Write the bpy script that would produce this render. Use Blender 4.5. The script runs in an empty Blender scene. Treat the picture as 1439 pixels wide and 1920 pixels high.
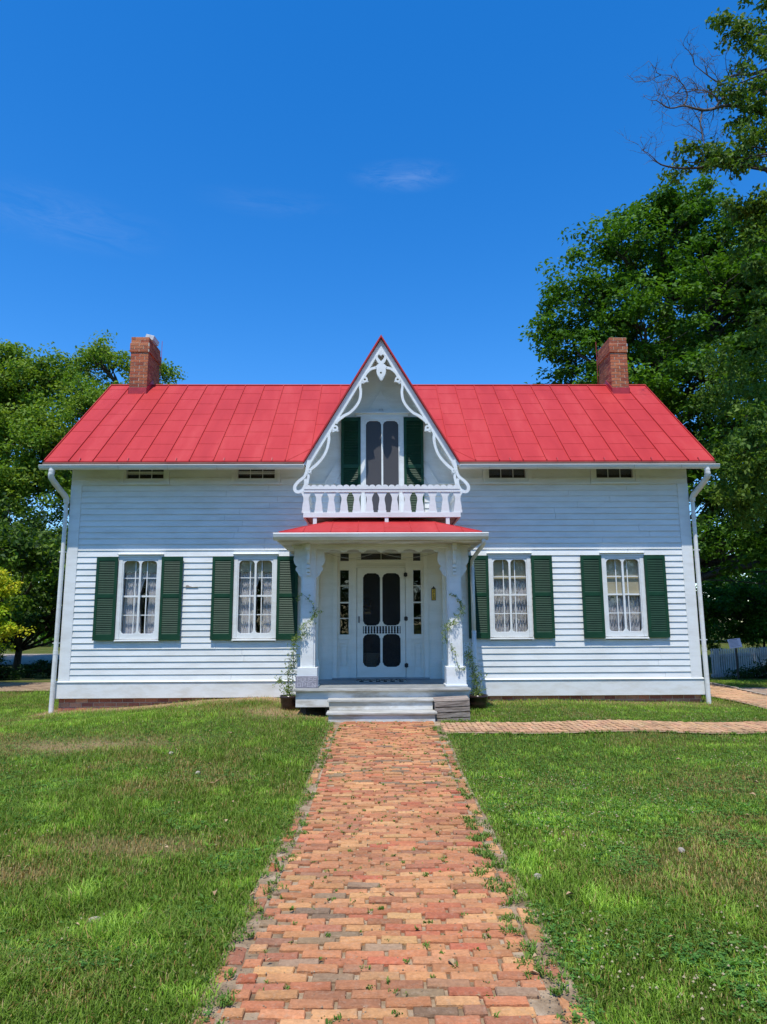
import bpy, math, random
import numpy as np
R = math.radians
S = bpy.context.scene
COL = S.collection
random.seed(7)
RNG = np.random.default_rng(11)

# ------------------------------------------------------------------ camera, sky, sun, exposure
cam = bpy.data.cameras.new('camera')
cam.sensor_fit = 'HORIZONTAL'; cam.sensor_width = 36.0; cam.lens = 36.0 * 1290.0 / 1439.0
cam.clip_start = 0.05; cam.clip_end = 2000.0
co = bpy.data.objects.new('camera', cam); COL.objects.link(co)
co.location = (0, 0, 1.65)
co.rotation_mode = 'XYZ'
from mathutils import Matrix, Vector
PITCH, ROLL = 0.16034, 0.00484
co.matrix_world = Matrix.Translation((0, 0, 1.65)) @ Matrix.Rotation(math.pi / 2 + PITCH, 4, 'X') @ Matrix.Rotation(-ROLL, 4, 'Z')
S.camera = co

SUN_EL, SUN_AZ = R(67.5), R(191.0)          # azimuth measured from +Y towards +X
world = bpy.data.worlds.new('World'); S.world = world
world.use_nodes = True
nt = world.node_tree; nt.nodes.clear()
sky = nt.nodes.new('ShaderNodeTexSky'); sky.sky_type = 'NISHITA'; sky.sun_disc = False
sky.sun_elevation = SUN_EL; sky.sun_rotation = SUN_AZ
sky.altitude = 0; sky.air_density = 1.0; sky.dust_density = 0.3; sky.ozone_density = 4.0
bg = nt.nodes.new('ShaderNodeBackground'); bg.inputs[1].default_value = 0.15
wo = nt.nodes.new('ShaderNodeOutputWorld')
hs = nt.nodes.new('ShaderNodeHueSaturation'); hs.inputs['Saturation'].default_value = 1.37; hs.inputs['Hue'].default_value = 0.506; hs.inputs['Value'].default_value = 1.19
# faint wisps of cirrus, fixed to directions in the sky
tc = nt.nodes.new('ShaderNodeTexCoord')
mp = nt.nodes.new('ShaderNodeMapping'); mp.inputs['Scale'].default_value = (3.0, 3.0, 14.0)
nz = nt.nodes.new('ShaderNodeTexNoise'); nz.inputs['Scale'].default_value = 4.5; nz.inputs['Detail'].default_value = 9; nz.inputs['Roughness'].default_value = 0.7; nz.inputs['Distortion'].default_value = 1.2
def wisp(az, el, ra, re):
    d = nt.nodes.new('ShaderNodeVectorMath'); d.operation = 'SUBTRACT'
    v = (math.sin(az) * math.cos(el), math.cos(az) * math.cos(el), math.sin(el))
    d.inputs[1].default_value = v
    nt.links.new(tc.outputs['Generated'], d.inputs[0])
    s = nt.nodes.new('ShaderNodeVectorMath'); s.operation = 'MULTIPLY'; s.inputs[1].default_value = (1 / ra, 1 / ra, 1 / re)
    nt.links.new(d.outputs[0], s.inputs[0])
    l = nt.nodes.new('ShaderNodeVectorMath'); l.operation = 'LENGTH'; nt.links.new(s.outputs[0], l.inputs[0])
    m = nt.nodes.new('ShaderNodeMapRange'); m.inputs[1].default_value = 1.0; m.inputs[2].default_value = 0.1
    m.inputs[3].default_value = 0.0; m.inputs[4].default_value = 1.0; m.interpolation_type = 'SMOOTHSTEP'
    nt.links.new(l.outputs['Value'], m.inputs[0]); return m.outputs[0]
def wmath(op, a, b):
    m = nt.nodes.new('ShaderNodeMath'); m.operation = op; m.use_clamp = True
    for i, x in enumerate((a, b)):
        if isinstance(x, float): m.inputs[i].default_value = x
        else: nt.links.new(x, m.inputs[i])
    return m.outputs[0]
nt.links.new(tc.outputs['Generated'], mp.inputs[0]); nt.links.new(mp.outputs[0], nz.inputs[0])
w1 = wisp(R(2.0), R(35.2), 0.085, 0.020); w2 = wmath('MULTIPLY', wisp(R(-27), R(29.5), 0.16, 0.04), 0.45)
w3 = wmath('MULTIPLY', wisp(R(-10), R(33), 0.12, 0.02), 0.3)
wm = wmath('ADD', wmath('ADD', w1, w2), w3)
nr = nt.nodes.new('ShaderNodeMapRange'); nr.inputs[1].default_value = 0.38; nr.inputs[2].default_value = 0.75
nt.links.new(nz.outputs[0], nr.inputs[0])
fac = wmath('MULTIPLY', wmath('MULTIPLY', wm, nr.outputs[0]), 0.12)
mx = nt.nodes.new('ShaderNodeMixRGB'); mx.inputs[2].default_value = (5.0, 5.6, 6.4, 1)
nt.links.new(sky.outputs[0], hs.inputs['Color']); nt.links.new(hs.outputs[0], mx.inputs[1]); nt.links.new(fac, mx.inputs[0])
nt.links.new(mx.outputs[0], bg.inputs[0]); nt.links.new(bg.outputs[0], wo.inputs[0])

sl = bpy.data.lights.new('sun', 'SUN'); sl.energy = 3.9; sl.angle = R(0.53); sl.color = (1.0, 0.955, 0.88)
so = bpy.data.objects.new('sun', sl); COL.objects.link(so)
sd = Vector((math.sin(SUN_AZ) * math.cos(SUN_EL), math.cos(SUN_AZ) * math.cos(SUN_EL), math.sin(SUN_EL)))
so.location = sd * 60
so.rotation_euler = sd.to_track_quat('Z', 'Y').to_euler()
S.view_settings.view_transform = 'Standard'; S.view_settings.look = 'None'
S.view_settings.exposure = 0.37; S.view_settings.gamma = 1.0
S.render.engine = 'CYCLES'
S.cycles.max_bounces = 8; S.cycles.transparent_max_bounces = 16

# ------------------------------------------------------------------ materials
def mat(name): 
    m = bpy.data.materials.new(name); m.use_nodes = True
    return m, m.node_tree, m.node_tree.nodes['Principled BSDF']
def N(t, typ, **kw):
    n = t.nodes.new(typ)
    for k, v in kw.items():
        if k in n.inputs: n.inputs[k].default_value = v
        else: setattr(n, k, v)
    return n
def ramp(t, src, stops):
    r = t.nodes.new('ShaderNodeValToRGB')
    while len(r.color_ramp.elements) < len(stops): r.color_ramp.elements.new(0.5)
    for e, (p, c) in zip(r.color_ramp.elements, stops): e.position = p; e.color = (*c, 1) if len(c) == 3 else c
    t.links.new(src, r.inputs[0]); return r.outputs[0]
def coords(t, scale=(1, 1, 1)):
    c = t.nodes.new('ShaderNodeTexCoord'); m = t.nodes.new('ShaderNodeMapping'); m.inputs['Scale'].default_value = scale
    t.links.new(c.outputs['Object'], m.inputs[0]); return m.outputs[0]
def noisy(name, c1, c2, scale=4.0, rough=0.6, detail=6, bump=0.0, bscale=60.0, stretch=(1, 1, 1), spec=0.4, c3=None, lo=0.35, hi=0.65, bstretch=None):
    m, t, b = mat(name)
    v = coords(t, stretch)
    n = N(t, 'ShaderNodeTexNoise', Scale=scale, Detail=detail, Roughness=0.6); t.links.new(v, n.inputs['Vector'])
    st = [(lo, c1), (hi, c2)]
    if c3: st = [(lo, c1), ((lo + hi) / 2, c2), (hi, c3)]
    t.links.new(ramp(t, n.outputs[0], st), b.inputs['Base Color'])
    b.inputs['Roughness'].default_value = rough; b.inputs['Specular IOR Level'].default_value = spec
    if bump:
        n2 = N(t, 'ShaderNodeTexNoise', Scale=bscale, Detail=4)
        t.links.new(coords(t, bstretch or stretch), n2.inputs['Vector'])
        bp = N(t, 'ShaderNodeBump', Strength=bump, Distance=0.01); t.links.new(n2.outputs[0], bp.inputs['Height'])
        t.links.new(bp.outputs[0], b.inputs['Normal'])
    return m
def attrcol(name, attr='col', rough=0.7, spec=0.3, mottling=0.0, mscale=60.0, transl=0.0, bump=0.0):
    m, t, b = mat(name)
    a = t.nodes.new('ShaderNodeAttribute'); a.attribute_name = attr
    out = a.outputs['Color']
    if mottling:
        n = N(t, 'ShaderNodeTexNoise', Scale=mscale, Detail=6, Roughness=0.7); t.links.new(coords(t), n.inputs['Vector'])
        g = ramp(t, n.outputs[0], [(0.3, (1 - mottling,) * 3), (0.7, (1 + mottling * 0.6,) * 3)])
        mm = t.nodes.new('ShaderNodeMixRGB'); mm.blend_type = 'MULTIPLY'; mm.inputs[0].default_value = 1
        t.links.new(out, mm.inputs[1]); t.links.new(g, mm.inputs[2]); out = mm.outputs[0]
    t.links.new(out, b.inputs['Base Color'])
    b.inputs['Roughness'].default_value = rough; b.inputs['Specular IOR Level'].default_value = spec
    if bump:
        n2 = N(t, 'ShaderNodeTexNoise', Scale=140.0, Detail=5); t.links.new(coords(t), n2.inputs['Vector'])
        bp = N(t, 'ShaderNodeBump', Strength=bump, Distance=0.006); t.links.new(n2.outputs[0], bp.inputs['Height']); t.links.new(bp.outputs[0], b.inputs['Normal'])
    if transl:
        tr = t.nodes.new('ShaderNodeBsdfTranslucent')
        br = t.nodes.new('ShaderNodeMixRGB'); br.blend_type = 'MULTIPLY'; br.inputs[0].default_value = 1; br.inputs[2].default_value = (1.25, 1.3, 0.5, 1)
        t.links.new(out, br.inputs[1]); t.links.new(br.outputs[0], tr.inputs[0])
        mx = t.nodes.new('ShaderNodeMixShader'); mx.inputs[0].default_value = transl
        t.links.new(b.outputs[0], mx.inputs[1]); t.links.new(tr.outputs[0], mx.inputs[2])
        t.links.new(mx.outputs[0], t.nodes['Material Output'].inputs[0])
    return m

def paint(name, base, dirty, rough=0.5, dirt_lo=0.30, stretch=(0.6, 1, 2.2)):
    """weathered house paint: broad faint soiling plus fine grain"""
    m, t, b = mat(name)
    n = N(t, 'ShaderNodeTexNoise', Scale=2.6, Detail=9, Roughness=0.68); t.links.new(coords(t, stretch), n.inputs['Vector'])
    c = ramp(t, n.outputs[0], [(dirt_lo, dirty), (0.56, base)])
    f = N(t, 'ShaderNodeTexNoise', Scale=22.0, Detail=8, Roughness=0.75); t.links.new(coords(t, (0.35, 1, 3)), f.inputs['Vector'])
    g = ramp(t, f.outputs[0], [(0.28, (0.74, 0.71, 0.66)), (0.40, (1, 1, 1))])
    mm = t.nodes.new('ShaderNodeMixRGB'); mm.blend_type = 'MULTIPLY'; mm.inputs[0].default_value = 0.7
    t.links.new(c, mm.inputs[1]); t.links.new(g, mm.inputs[2]); t.links.new(mm.outputs[0], b.inputs['Base Color'])
    b.inputs['Roughness'].default_value = rough; b.inputs['Specular IOR Level'].default_value = 0.35
    n2 = N(t, 'ShaderNodeTexNoise', Scale=30.0, Detail=5); t.links.new(coords(t, (0.25, 1, 2)), n2.inputs['Vector'])
    bp = N(t, 'ShaderNodeBump', Strength=0.18, Distance=0.004); t.links.new(n2.outputs[0], bp.inputs['Height']); t.links.new(bp.outputs[0], b.inputs['Normal'])
    return m
M = {}
M['white'] = paint('white_paint', (0.725, 0.75, 0.735), (0.62, 0.63, 0.60))
M['trim'] = paint('trim_paint', (0.74, 0.765, 0.75), (0.64, 0.65, 0.62), 0.45)
M['base'] = paint('splashed_base_paint', (0.725, 0.745, 0.72), (0.63, 0.625, 0.57), 0.6, 0.36, (0.8, 1, 2.5))
M['entry'] = paint('bounce_warmed_entry_paint', (0.78, 0.765, 0.675), (0.70, 0.68, 0.58), 0.5)  # white paint tinted warm to stand in for light bounced into the porch
M['cream'] = paint('worn_cream_paint', (0.70, 0.695, 0.64), (0.44, 0.40, 0.32), 0.6, 0.40)
M['gutter'] = paint('gutter_metal', (0.72, 0.73, 0.70), (0.60, 0.59, 0.54), 0.35)
M['green'] = noisy('green_shutter_paint', (0.007, 0.042, 0.020), (0.011, 0.058, 0.027), 5, 0.5, bump=0.1, spec=0.25)
M['red'] = noisy('red_metal_roof', (0.38, 0.023, 0.024), (0.43, 0.030, 0.030), 1.4, 0.55, detail=8, bump=0.22, bscale=4.0, spec=0.22, c3=(0.475, 0.048, 0.045), lo=0.34, hi=0.70, stretch=(1.6, 0.35, 0.35))
M['fascia'] = noisy('stained_fascia', (0.10, 0.05, 0.035), (0.20, 0.11, 0.075), 3, 0.7, stretch=(0.6, 1, 3))
M['redtrim'] = noisy('dark_red_flashing', (0.33, 0.02, 0.03), (0.42, 0.03, 0.04), 8, 0.5)
M['grey_floor'] = noisy('grey_floor_paint', (0.20, 0.215, 0.21), (0.30, 0.31, 0.30), 6, 0.55, bump=0.1)
M['tread'] = noisy('worn_step_tread', (0.30, 0.29, 0.25), (0.55, 0.545, 0.50), 7, 0.6, stretch=(0.4, 2, 2), bump=0.15)
M['iron'] = noisy('black_iron', (0.012, 0.012, 0.013), (0.03, 0.028, 0.026), 20, 0.5)
M['wood'] = noisy('weathered_grey_wood', (0.13, 0.10, 0.08), (0.30, 0.245, 0.20), 9, 0.8, stretch=(0.5, 5, 5), bump=0.5, bscale=40, c3=(0.40, 0.34, 0.29))
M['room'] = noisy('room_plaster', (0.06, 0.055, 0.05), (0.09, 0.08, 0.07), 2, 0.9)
M['mortar'] = noisy('lime_mortar', (0.42, 0.36, 0.27), (0.60, 0.53, 0.42), 30, 0.95, bump=0.4, bscale=120)
M['brick'] = attrcol('brick', rough=0.85, mottling=0.28, mscale=45, bump=0.6)
_t = M['brick'].node_tree; _b = _t.nodes['Principled BSDF']; _l = _b.inputs['Base Color'].links[0].from_socket
_n = N(_t, 'ShaderNodeTexNoise', Scale=1.7, Detail=8, Roughness=0.7); _t.links.new(coords(_t), _n.inputs['Vector'])
_g = ramp(_t, _n.outputs[0], [(0.32, (0.72, 0.72, 0.72)), (0.55, (1.0, 1.0, 1.0)), (0.75, (1.12, 1.10, 1.08))])
_m = N(_t, 'ShaderNodeMixRGB', blend_type='MULTIPLY'); _m.inputs[0].default_value = 1; _t.links.new(_l, _m.inputs[1]); _t.links.new(_g, _m.inputs[2])
_n3 = N(_t, 'ShaderNodeTexNoise', Scale=28.0, Detail=8, Roughness=0.8); _t.links.new(coords(_t), _n3.inputs['Vector'])
_d = N(_t, 'ShaderNodeMixRGB'); _t.links.new(ramp(_t, _n3.outputs[0], [(0.52, (0, 0, 0)), (0.72, (0.55, 0.55, 0.55))]), _d.inputs[0]); _t.links.new(_m.outputs[0], _d.inputs[1]); _d.inputs[2].default_value = (0.42, 0.32, 0.22, 1)
_t.links.new(_d.outputs[0], _b.inputs['Base Color'])
M['leaf'] = attrcol('leaf', rough=0.6, spec=0.22, transl=0.36)
M['grass'] = attrcol('grass_blade', rough=0.6, spec=0.12, transl=0.30)
M['bark'] = noisy('bark', (0.035, 0.028, 0.022), (0.10, 0.083, 0.065), 6, 0.9, stretch=(3, 3, 0.7), bump=0.8, bscale=18)
M['deadwood'] = noisy('bare_grey_bark', (0.06, 0.05, 0.05), (0.13, 0.11, 0.10), 8, 0.85)
M['slate'] = noisy('slate', (0.17, 0.165, 0.19), (0.25, 0.24, 0.27), 14, 0.7)
M['chalk'] = noisy('chalk', (0.34, 0.34, 0.37), (0.48, 0.48, 0.50), 90, 0.9)
M['gold'] = noisy('old_gold_paint', (0.68, 0.43, 0.04), (0.80, 0.56, 0.08), 20, 0.45)
M['stone'] = noisy('field_stone', (0.26, 0.22, 0.17), (0.48, 0.41, 0.33), 14, 0.9, bump=0.5)
M['pot'] = noisy('dark_glazed_pot', (0.018, 0.011, 0.009), (0.045, 0.025, 0.018), 9, 0.22, bump=0.15, bscale=20)
M['soil'] = noisy('potting_soil', (0.03, 0.02, 0.013), (0.07, 0.05, 0.035), 40, 0.95, bump=0.6)
M['steel'] = noisy('dull_steel', (0.45, 0.45, 0.45), (0.6, 0.6, 0.6), 12, 0.4)
M['shade'] = noisy('window_shade', (0.40, 0.36, 0.24), (0.46, 0.42, 0.29), 3, 0.85)
M['wire'] = noisy('clear_wire', (0.35, 0.33, 0.26), (0.45, 0.42, 0.34), 9, 0.5)

def glassmat(name, refl=0.0, tint=(1, 1, 1), rough=0.01):
    m, t, b = mat(name); t.nodes.remove(b)
    tr = N(t, 'ShaderNodeBsdfTransparent'); tr.inputs[0].default_value = (*tint, 1)
    gl = N(t, 'ShaderNodeBsdfGlossy', Roughness=rough)
    n = N(t, 'ShaderNodeTexNoise', Scale=1.6, Detail=1); t.links.new(coords(t), n.inputs['Vector'])
    bp = N(t, 'ShaderNodeBump', Strength=0.25, Distance=0.05); t.links.new(n.outputs[0], bp.inputs['Height']); t.links.new(bp.outputs[0], gl.inputs['Normal'])
    fr = N(t, 'ShaderNodeLayerWeight', Blend=0.5)
    pw = N(t, 'ShaderNodeMath', operation='POWER'); pw.inputs[1].default_value = 4.0; t.links.new(fr.outputs['Facing'], pw.inputs[0])
    ma = N(t, 'ShaderNodeMath', operation='MULTIPLY_ADD'); ma.inputs[1].default_value = 0.7; ma.inputs[2].default_value = 0.05 + refl; t.links.new(pw.outputs[0], ma.inputs[0])
    mx = N(t, 'ShaderNodeMixShader'); t.links.new(ma.outputs[0], mx.inputs[0]); t.links.new(tr.outputs[0], mx.inputs[1]); t.links.new(gl.outputs[0], mx.inputs[2])
    t.links.new(mx.outputs[0], t.nodes['Material Output'].inputs[0]); return m
M['glass'] = glassmat('window_glass', 0.04)
def screenmat(name, opacity, c):
    m, t, b = mat(name); b.inputs['Base Color'].default_value = (*c, 1); b.inputs['Roughness'].default_value = 0.6
    tr = N(t, 'ShaderNodeBsdfTransparent'); mx = N(t, 'ShaderNodeMixShader')
    mx.inputs[0].default_value = opacity
    t.links.new(tr.outputs[0], mx.inputs[1]); t.links.new(b.outputs[0], mx.inputs[2])
    t.links.new(mx.outputs[0], t.nodes['Material Output'].inputs[0]); return m
M['screen'] = screenmat('insect_screen', 0.52, (0.012, 0.012, 0.012))
M['screen_grey'] = screenmat('grey_insect_screen', 0.97, (0.050, 0.048, 0.052))
def curtainmat(name, lace):
    m, t, b = mat(name); b.inputs['Base Color'].default_value = (0.80, 0.80, 0.81, 1); b.inputs['Roughness'].default_value = 0.9
    tl = N(t, 'ShaderNodeBsdfTranslucent'); tl.inputs[0].default_value = (0.6, 0.6, 0.62, 1)
    m1 = N(t, 'ShaderNodeMixShader'); m1.inputs[0].default_value = 0.3; t.links.new(b.outputs[0], m1.inputs[1]); t.links.new(tl.outputs[0], m1.inputs[2])
    tr = N(t, 'ShaderNodeBsdfTransparent'); m2 = N(t, 'ShaderNodeMixShader')
    if lace:
        n = N(t, 'ShaderNodeTexNoise', Scale=16.0, Detail=5, Roughness=0.7, Distortion=1.0); t.links.new(coords(t, (1.6, 1, 0.8)), n.inputs['Vector'])
        t.links.new(ramp(t, n.outputs[0], [(0.40, (0.95, 0.95, 0.95)), (0.62, (0.45, 0.45, 0.45))]), m2.inputs[0])
        t.links.new(m1.outputs[0], m2.inputs[2]); t.links.new(tr.outputs[0], m2.inputs[1])
    else:
        m2.inputs[0].default_value = 0.92; t.links.new(m1.outputs[0], m2.inputs[2]); t.links.new(tr.outputs[0], m2.inputs[1])
    t.links.new(m2.outputs[0], t.nodes['Material Output'].inputs[0]); return m
M['sheer'] = curtainmat('sheer_curtain', False); M['lace'] = curtainmat('lace_curtain', True)

# ------------------------------------------------------------------ mesh helpers
def tag(o, label=None, cat=None, group=None, kind=None):
    if label: o['label'] = label
    if cat: o['category'] = cat
    if group: o['group'] = group
    if kind: o['kind'] = kind
    return o
def empty(name, loc, rz=0.0):
    o = bpy.data.objects.new(name, None); COL.objects.link(o); o.location = loc; o.rotation_euler = (0, 0, rz); o.empty_display_size = 0.1
    return o
class MB:
    def __init__(s): s.v = []; s.f = []; s.c = []
    def add(s, vs, fs, col=None):
        n = len(s.v); s.v += [tuple(p) for p in vs]; s.f += [tuple(i + n for i in f) for f in fs]
        if col is not None: s.c += [col] * len(vs)
        return s
    def box(s, x0, x1, y0, y1, z0, z1, col=None, rot=None, jit=0.0):
        vs = [(x, y, z) for z in (z0, z1) for y in (y0, y1) for x in (x0, x1)]
        if jit: vs = [tuple(c + random.uniform(-jit, jit) for c in p) for p in vs]
        if rot:
            c = Vector(((x0 + x1) / 2, (y0 + y1) / 2, (z0 + z1) / 2)); vs = [tuple(rot @ (Vector(p) - c) + c) for p in vs]
        return s.add(vs, [(0, 2, 3, 1), (4, 5, 7, 6), (0, 1, 5, 4), (2, 6, 7, 3), (0, 4, 6, 2), (1, 3, 7, 5)], col)
    def prism(s, poly, a, b, axis='y', col=None):
        """poly: 2-D outline; extruded from a to b along axis. y: (x,z)  z: (x,y)  x: (y,z)"""
        def P(p, h):
            return {'y': (p[0], h, p[1]), 'z': (p[0], p[1], h), 'x': (h, p[0], p[1])}[axis]
        n = len(poly)
        vs = [P(p, a) for p in poly] + [P(p, b) for p in poly]
        fs = [tuple(range(n)), tuple(range(2 * n - 1, n - 1, -1))] + [(i, i + n, (i + 1) % n + n, (i + 1) % n) for i in range(n)]
        return s.add(vs, fs, col)
    def ring(s, outer, inner, a, b):
        """closed band between two outlines with as many points each, extruded along y"""
        n = len(outer)
        vs = [(p[0], a, p[1]) for p in outer] + [(p[0], a, p[1]) for p in inner] + [(p[0], b, p[1]) for p in outer] + [(p[0], b, p[1]) for p in inner]
        fs = []
        for i in range(n):
            j = (i + 1) % n
            fs += [(i, j, j + n, i + n), (i + 2 * n, i + 3 * n, j + 3 * n, j + 2 * n), (i, i + 2 * n, j + 2 * n, j), (i + n, j + n, j + 3 * n, i + 3 * n)]
        return s.add(vs, fs)
    def ribbon(s, pts, w, a, b, n=6):
        """flat band of width w (number or list) along a smoothed 2-D path in x,z, from y=a to y=b"""
        P = smooth(pts, n); m = len(P)
        ws = w if isinstance(w, (list, tuple)) else [w, w]
        L, Rr = [], []
        for i, p in enumerate(P):
            q0 = P[max(i - 1, 0)]; q1 = P[min(i + 1, m - 1)]
            dx, dz = q1[0] - q0[0], q1[1] - q0[1]; l = math.hypot(dx, dz) or 1
            t = i / (m - 1) * (len(ws) - 1); k = min(int(t), len(ws) - 2); ww = ws[k] + (ws[k + 1] - ws[k]) * (t - k)
            L.append((p[0] - dz / l * ww / 2, p[1] + dx / l * ww / 2)); Rr.append((p[0] + dz / l * ww / 2, p[1] - dx / l * ww / 2))
        vs = [(p[0], a, p[1]) for p in L] + [(p[0], a, p[1]) for p in Rr] + [(p[0], b, p[1]) for p in L] + [(p[0], b, p[1]) for p in Rr]
        fs = []
        for i in range(m - 1):
            j = i + 1
            fs += [(i, j, j + m, i + m), (i + 2 * m, i + 3 * m, j + 3 * m, j + 2 * m), (i, i + 2 * m, j + 2 * m, j), (i + m, j + m, j + 3 * m, i + 3 * m)]
        fs += [(0, m, 3 * m, 2 * m), (m - 1, 3 * m - 1, 4 * m - 1, 2 * m - 1)]
        return s.add(vs, fs)
    def tube(s, pts, r, n=8, col=None, cap=True):
        rs = r if isinstance(r, (list, tuple)) else [r] * len(pts)
        pts = [Vector(p) for p in pts]; vs = []; fs = []
        up = Vector((0.0, 0.0, 1.0)); prev = None
        for i, p in enumerate(pts):
            d = (pts[min(i + 1, len(pts) - 1)] - pts[max(i - 1, 0)])
            if d.length < 1e-9: d = Vector((0, 0, 1))
            d.normalize()
            if prev is None:
                a = d.orthogonal().normalized()
            else:
                a = (prev - d * prev.dot(d))
                a = a.normalized() if a.length > 1e-6 else d.orthogonal().normalized()
            prev = a; b = d.cross(a)
            for k in range(n):
                t = 2 * math.pi * k / n
                vs.append(tuple(p + (a * math.cos(t) + b * math.sin(t)) * rs[i]))
        for i in range(len(pts) - 1):
            for k in range(n):
                k2 = (k + 1) % n
                fs.append((i * n + k, i * n + k2, (i + 1) * n + k2, (i + 1) * n + k))
        if cap: fs += [tuple(range(n - 1, -1, -1)), tuple(range((len(pts) - 1) * n, len(pts) * n))]
        return s.add(vs, fs, col)
    def lathe(s, prof, c=(0, 0, 0), n=24, col=None):
        vs = []; fs = []
        for r, z in prof:
            for k in range(n):
                t = 2 * math.pi * k / n; vs.append((c[0] + r * math.cos(t), c[1] + r * math.sin(t), c[2] + z))
        for i in range(len(prof) - 1):
            for k in range(n):
                k2 = (k + 1) % n; fs.append((i * n + k, i * n + k2, (i + 1) * n + k2, (i + 1) * n + k))
        return s.add(vs, fs, col)
    def each(s, name, m, parent=None, **k):
        """one object for every separate piece of the mesh"""
        par = list(range(len(s.v)))
        def f(i):
            while par[i] != i: par[i] = par[par[i]]; i = par[i]
            return i
        for q in s.f:
            for i in q[1:]: par[f(i)] = f(q[0])
        groups = {}
        for q in s.f: groups.setdefault(f(q[0]), []).append(q)
        out = []
        for r_, fs in groups.items():
            ids = sorted({i for q in fs for i in q}); mp_ = {i: k_ for k_, i in enumerate(ids)}
            o = MB(); o.v = [s.v[i] for i in ids]; o.f = [tuple(mp_[i] for i in q) for q in fs]
            if s.c: o.c = [s.c[i] for i in ids]
            out.append(o.build(name, m, parent, **k))
        return out
    def build(s, name, m, parent=None, smooth_=False, loc=None, bevel=0.0, auto=False):
        me = bpy.data.meshes.new(name); me.from_pydata(s.v, [], s.f); me.update()
        if s.c:
            at = me.attributes.new('col', 'FLOAT_COLOR', 'POINT')
            at.data.foreach_set('color', np.array([(*c[:3], 1.0) for c in s.c], dtype=np.float32).ravel())
        import bmesh
        bm = bmesh.new(); bm.from_mesh(me); bmesh.ops.recalc_face_normals(bm, faces=bm.faces); bm.to_mesh(me); bm.free()
        me.materials.append(m)
        if smooth_: me.polygons.foreach_set('use_smooth', [True] * len(me.polygons))
        o = bpy.data.objects.new(name, me); COL.objects.link(o)
        if parent: o.parent = parent
        if loc: o.location = loc
        if bevel:
            b = o.modifiers.new('edge', 'BEVEL'); b.width = bevel; b.segments = 2; b.limit_method = 'ANGLE'; b.angle_limit = R(40)
        return o
def smooth(pts, n=6):
    if len(pts) < 3 or n < 2: return list(pts)
    P = [pts[0]] + list(pts) + [pts[-1]]; out = []
    for i in range(1, len(P) - 2):
        p0, p1, p2, p3 = P[i - 1:i + 3]
        for k in range(n):
            t = k / n
            out.append(tuple(0.5 * ((2 * b) + (-a + c) * t + (2 * a - 5 * b + 4 * c - d) * t * t + (-a + 3 * b - 3 * c + d) * t ** 3) for a, b, c, d in zip(p0, p1, p2, p3)))
    out.append(tuple(pts[-1])); return out
def npmesh(name, verts, tris, col, m, parent=None, smooth_=False):
    """fast triangle mesh from arrays"""
    me = bpy.data.meshes.new(name)
    me.vertices.add(len(verts)); me.vertices.foreach_set('co', verts.astype(np.float32).ravel())
    me.loops.add(tris.size); me.loops.foreach_set('vertex_index', tris.astype(np.int32).ravel())
    me.polygons.add(len(tris)); k = tris.shape[1]
    me.polygons.foreach_set('loop_start', np.arange(0, tris.size, k, dtype=np.int32))
    me.update(calc_edges=True)
    at = me.attributes.new('col', 'FLOAT_COLOR', 'POINT')
    at.data.foreach_set('color', np.c_[col, np.ones(len(col))].astype(np.float32).ravel())
    me.materials.append(m)
    o = bpy.data.objects.new(name, me); COL.objects.link(o)
    if parent: o.parent = parent
    return o
def vnoise(x, y, scale, seed=0):
    g = np.random.default_rng(seed).random((256, 256))
    x = x / scale + 1000.37; y = y / scale + 1000.73
    xi = np.floor(x).astype(int); yi = np.floor(y).astype(int); fx = x - xi; fy = y - yi
    fx = fx * fx * (3 - 2 * fx); fy = fy * fy * (3 - 2 * fy)
    a = g[xi % 256, yi % 256]; b = g[(xi + 1) % 256, yi % 256]; c = g[xi % 256, (yi + 1) % 256]; d = g[(xi + 1) % 256, (yi + 1) % 256]
    return (a * (1 - fx) + b * fx) * (1 - fy) + (c * (1 - fx) + d * fx) * fy
def sstep(a, b, x):
    t = np.clip((x - a) / (b - a), 0, 1); return t * t * (3 - 2 * t)

# ------------------------------------------------------------------ the ground
HX, HY, PSI = -0.04, 13.3776, 0.01454           # house origin (middle of the front wall) and turn
def hw(u, v, w):
    return (HX + u * math.cos(PSI) - v * math.sin(PSI), HY + u * math.sin(PSI) + v * math.cos(PSI), w)
def G(X, Y):
    X = np.asarray(X, float); Y = np.asarray(Y, float)
    z = 0.14 * sstep(7.0, 10.9, Y)
    near = sstep(9.0, 12.9, Y) * (1 - sstep(15, 19, Y))
    left = np.interp(X, [-9, -6.2, -4.5, -3.4, -2.2, -1.5, -0.9], [-0.16, -0.12, -0.01, 0.08, 0.13, 0.07, 0.0])
    right = np.interp(X, [0.9, 1.6, 3.0, 6.0, 9.0], [0.0, 0.05, 0.05, -0.03, -0.06])
    z = z + near * (left + right)
    z = z - 0.20 * sstep(17, 24, Y)
    lawn = sstep(0.72, 0.95, np.abs(X - 0.02))
    z = z + lawn * (0.012 + 0.05 * (vnoise(X, Y, 1.3, 3) - 0.5) * np.exp(-(Y / 25) ** 2))
    return z
xs = np.unique(np.r_[np.linspace(-400, -30, 12), np.linspace(-30, -9, 22), np.arange(-9, 9.01, 0.12), np.linspace(9, 30, 22), np.linspace(30, 400, 12)])
ys = np.unique(np.r_[np.linspace(-200, -3, 8), np.arange(-3, 1.9, 0.5), np.arange(1.9, 14.5, 0.12), np.arange(14.5, 30, 0.7), np.linspace(30, 60, 12), np.linspace(60, 900, 10)])
XX, YY = np.meshgrid(xs, ys); ZZ = G(XX, YY)
V = np.c_[XX.ravel(), YY.ravel(), ZZ.ravel()]
nx, ny = len(xs), len(ys); ii = np.arange(nx * ny).reshape(ny, nx)
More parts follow.
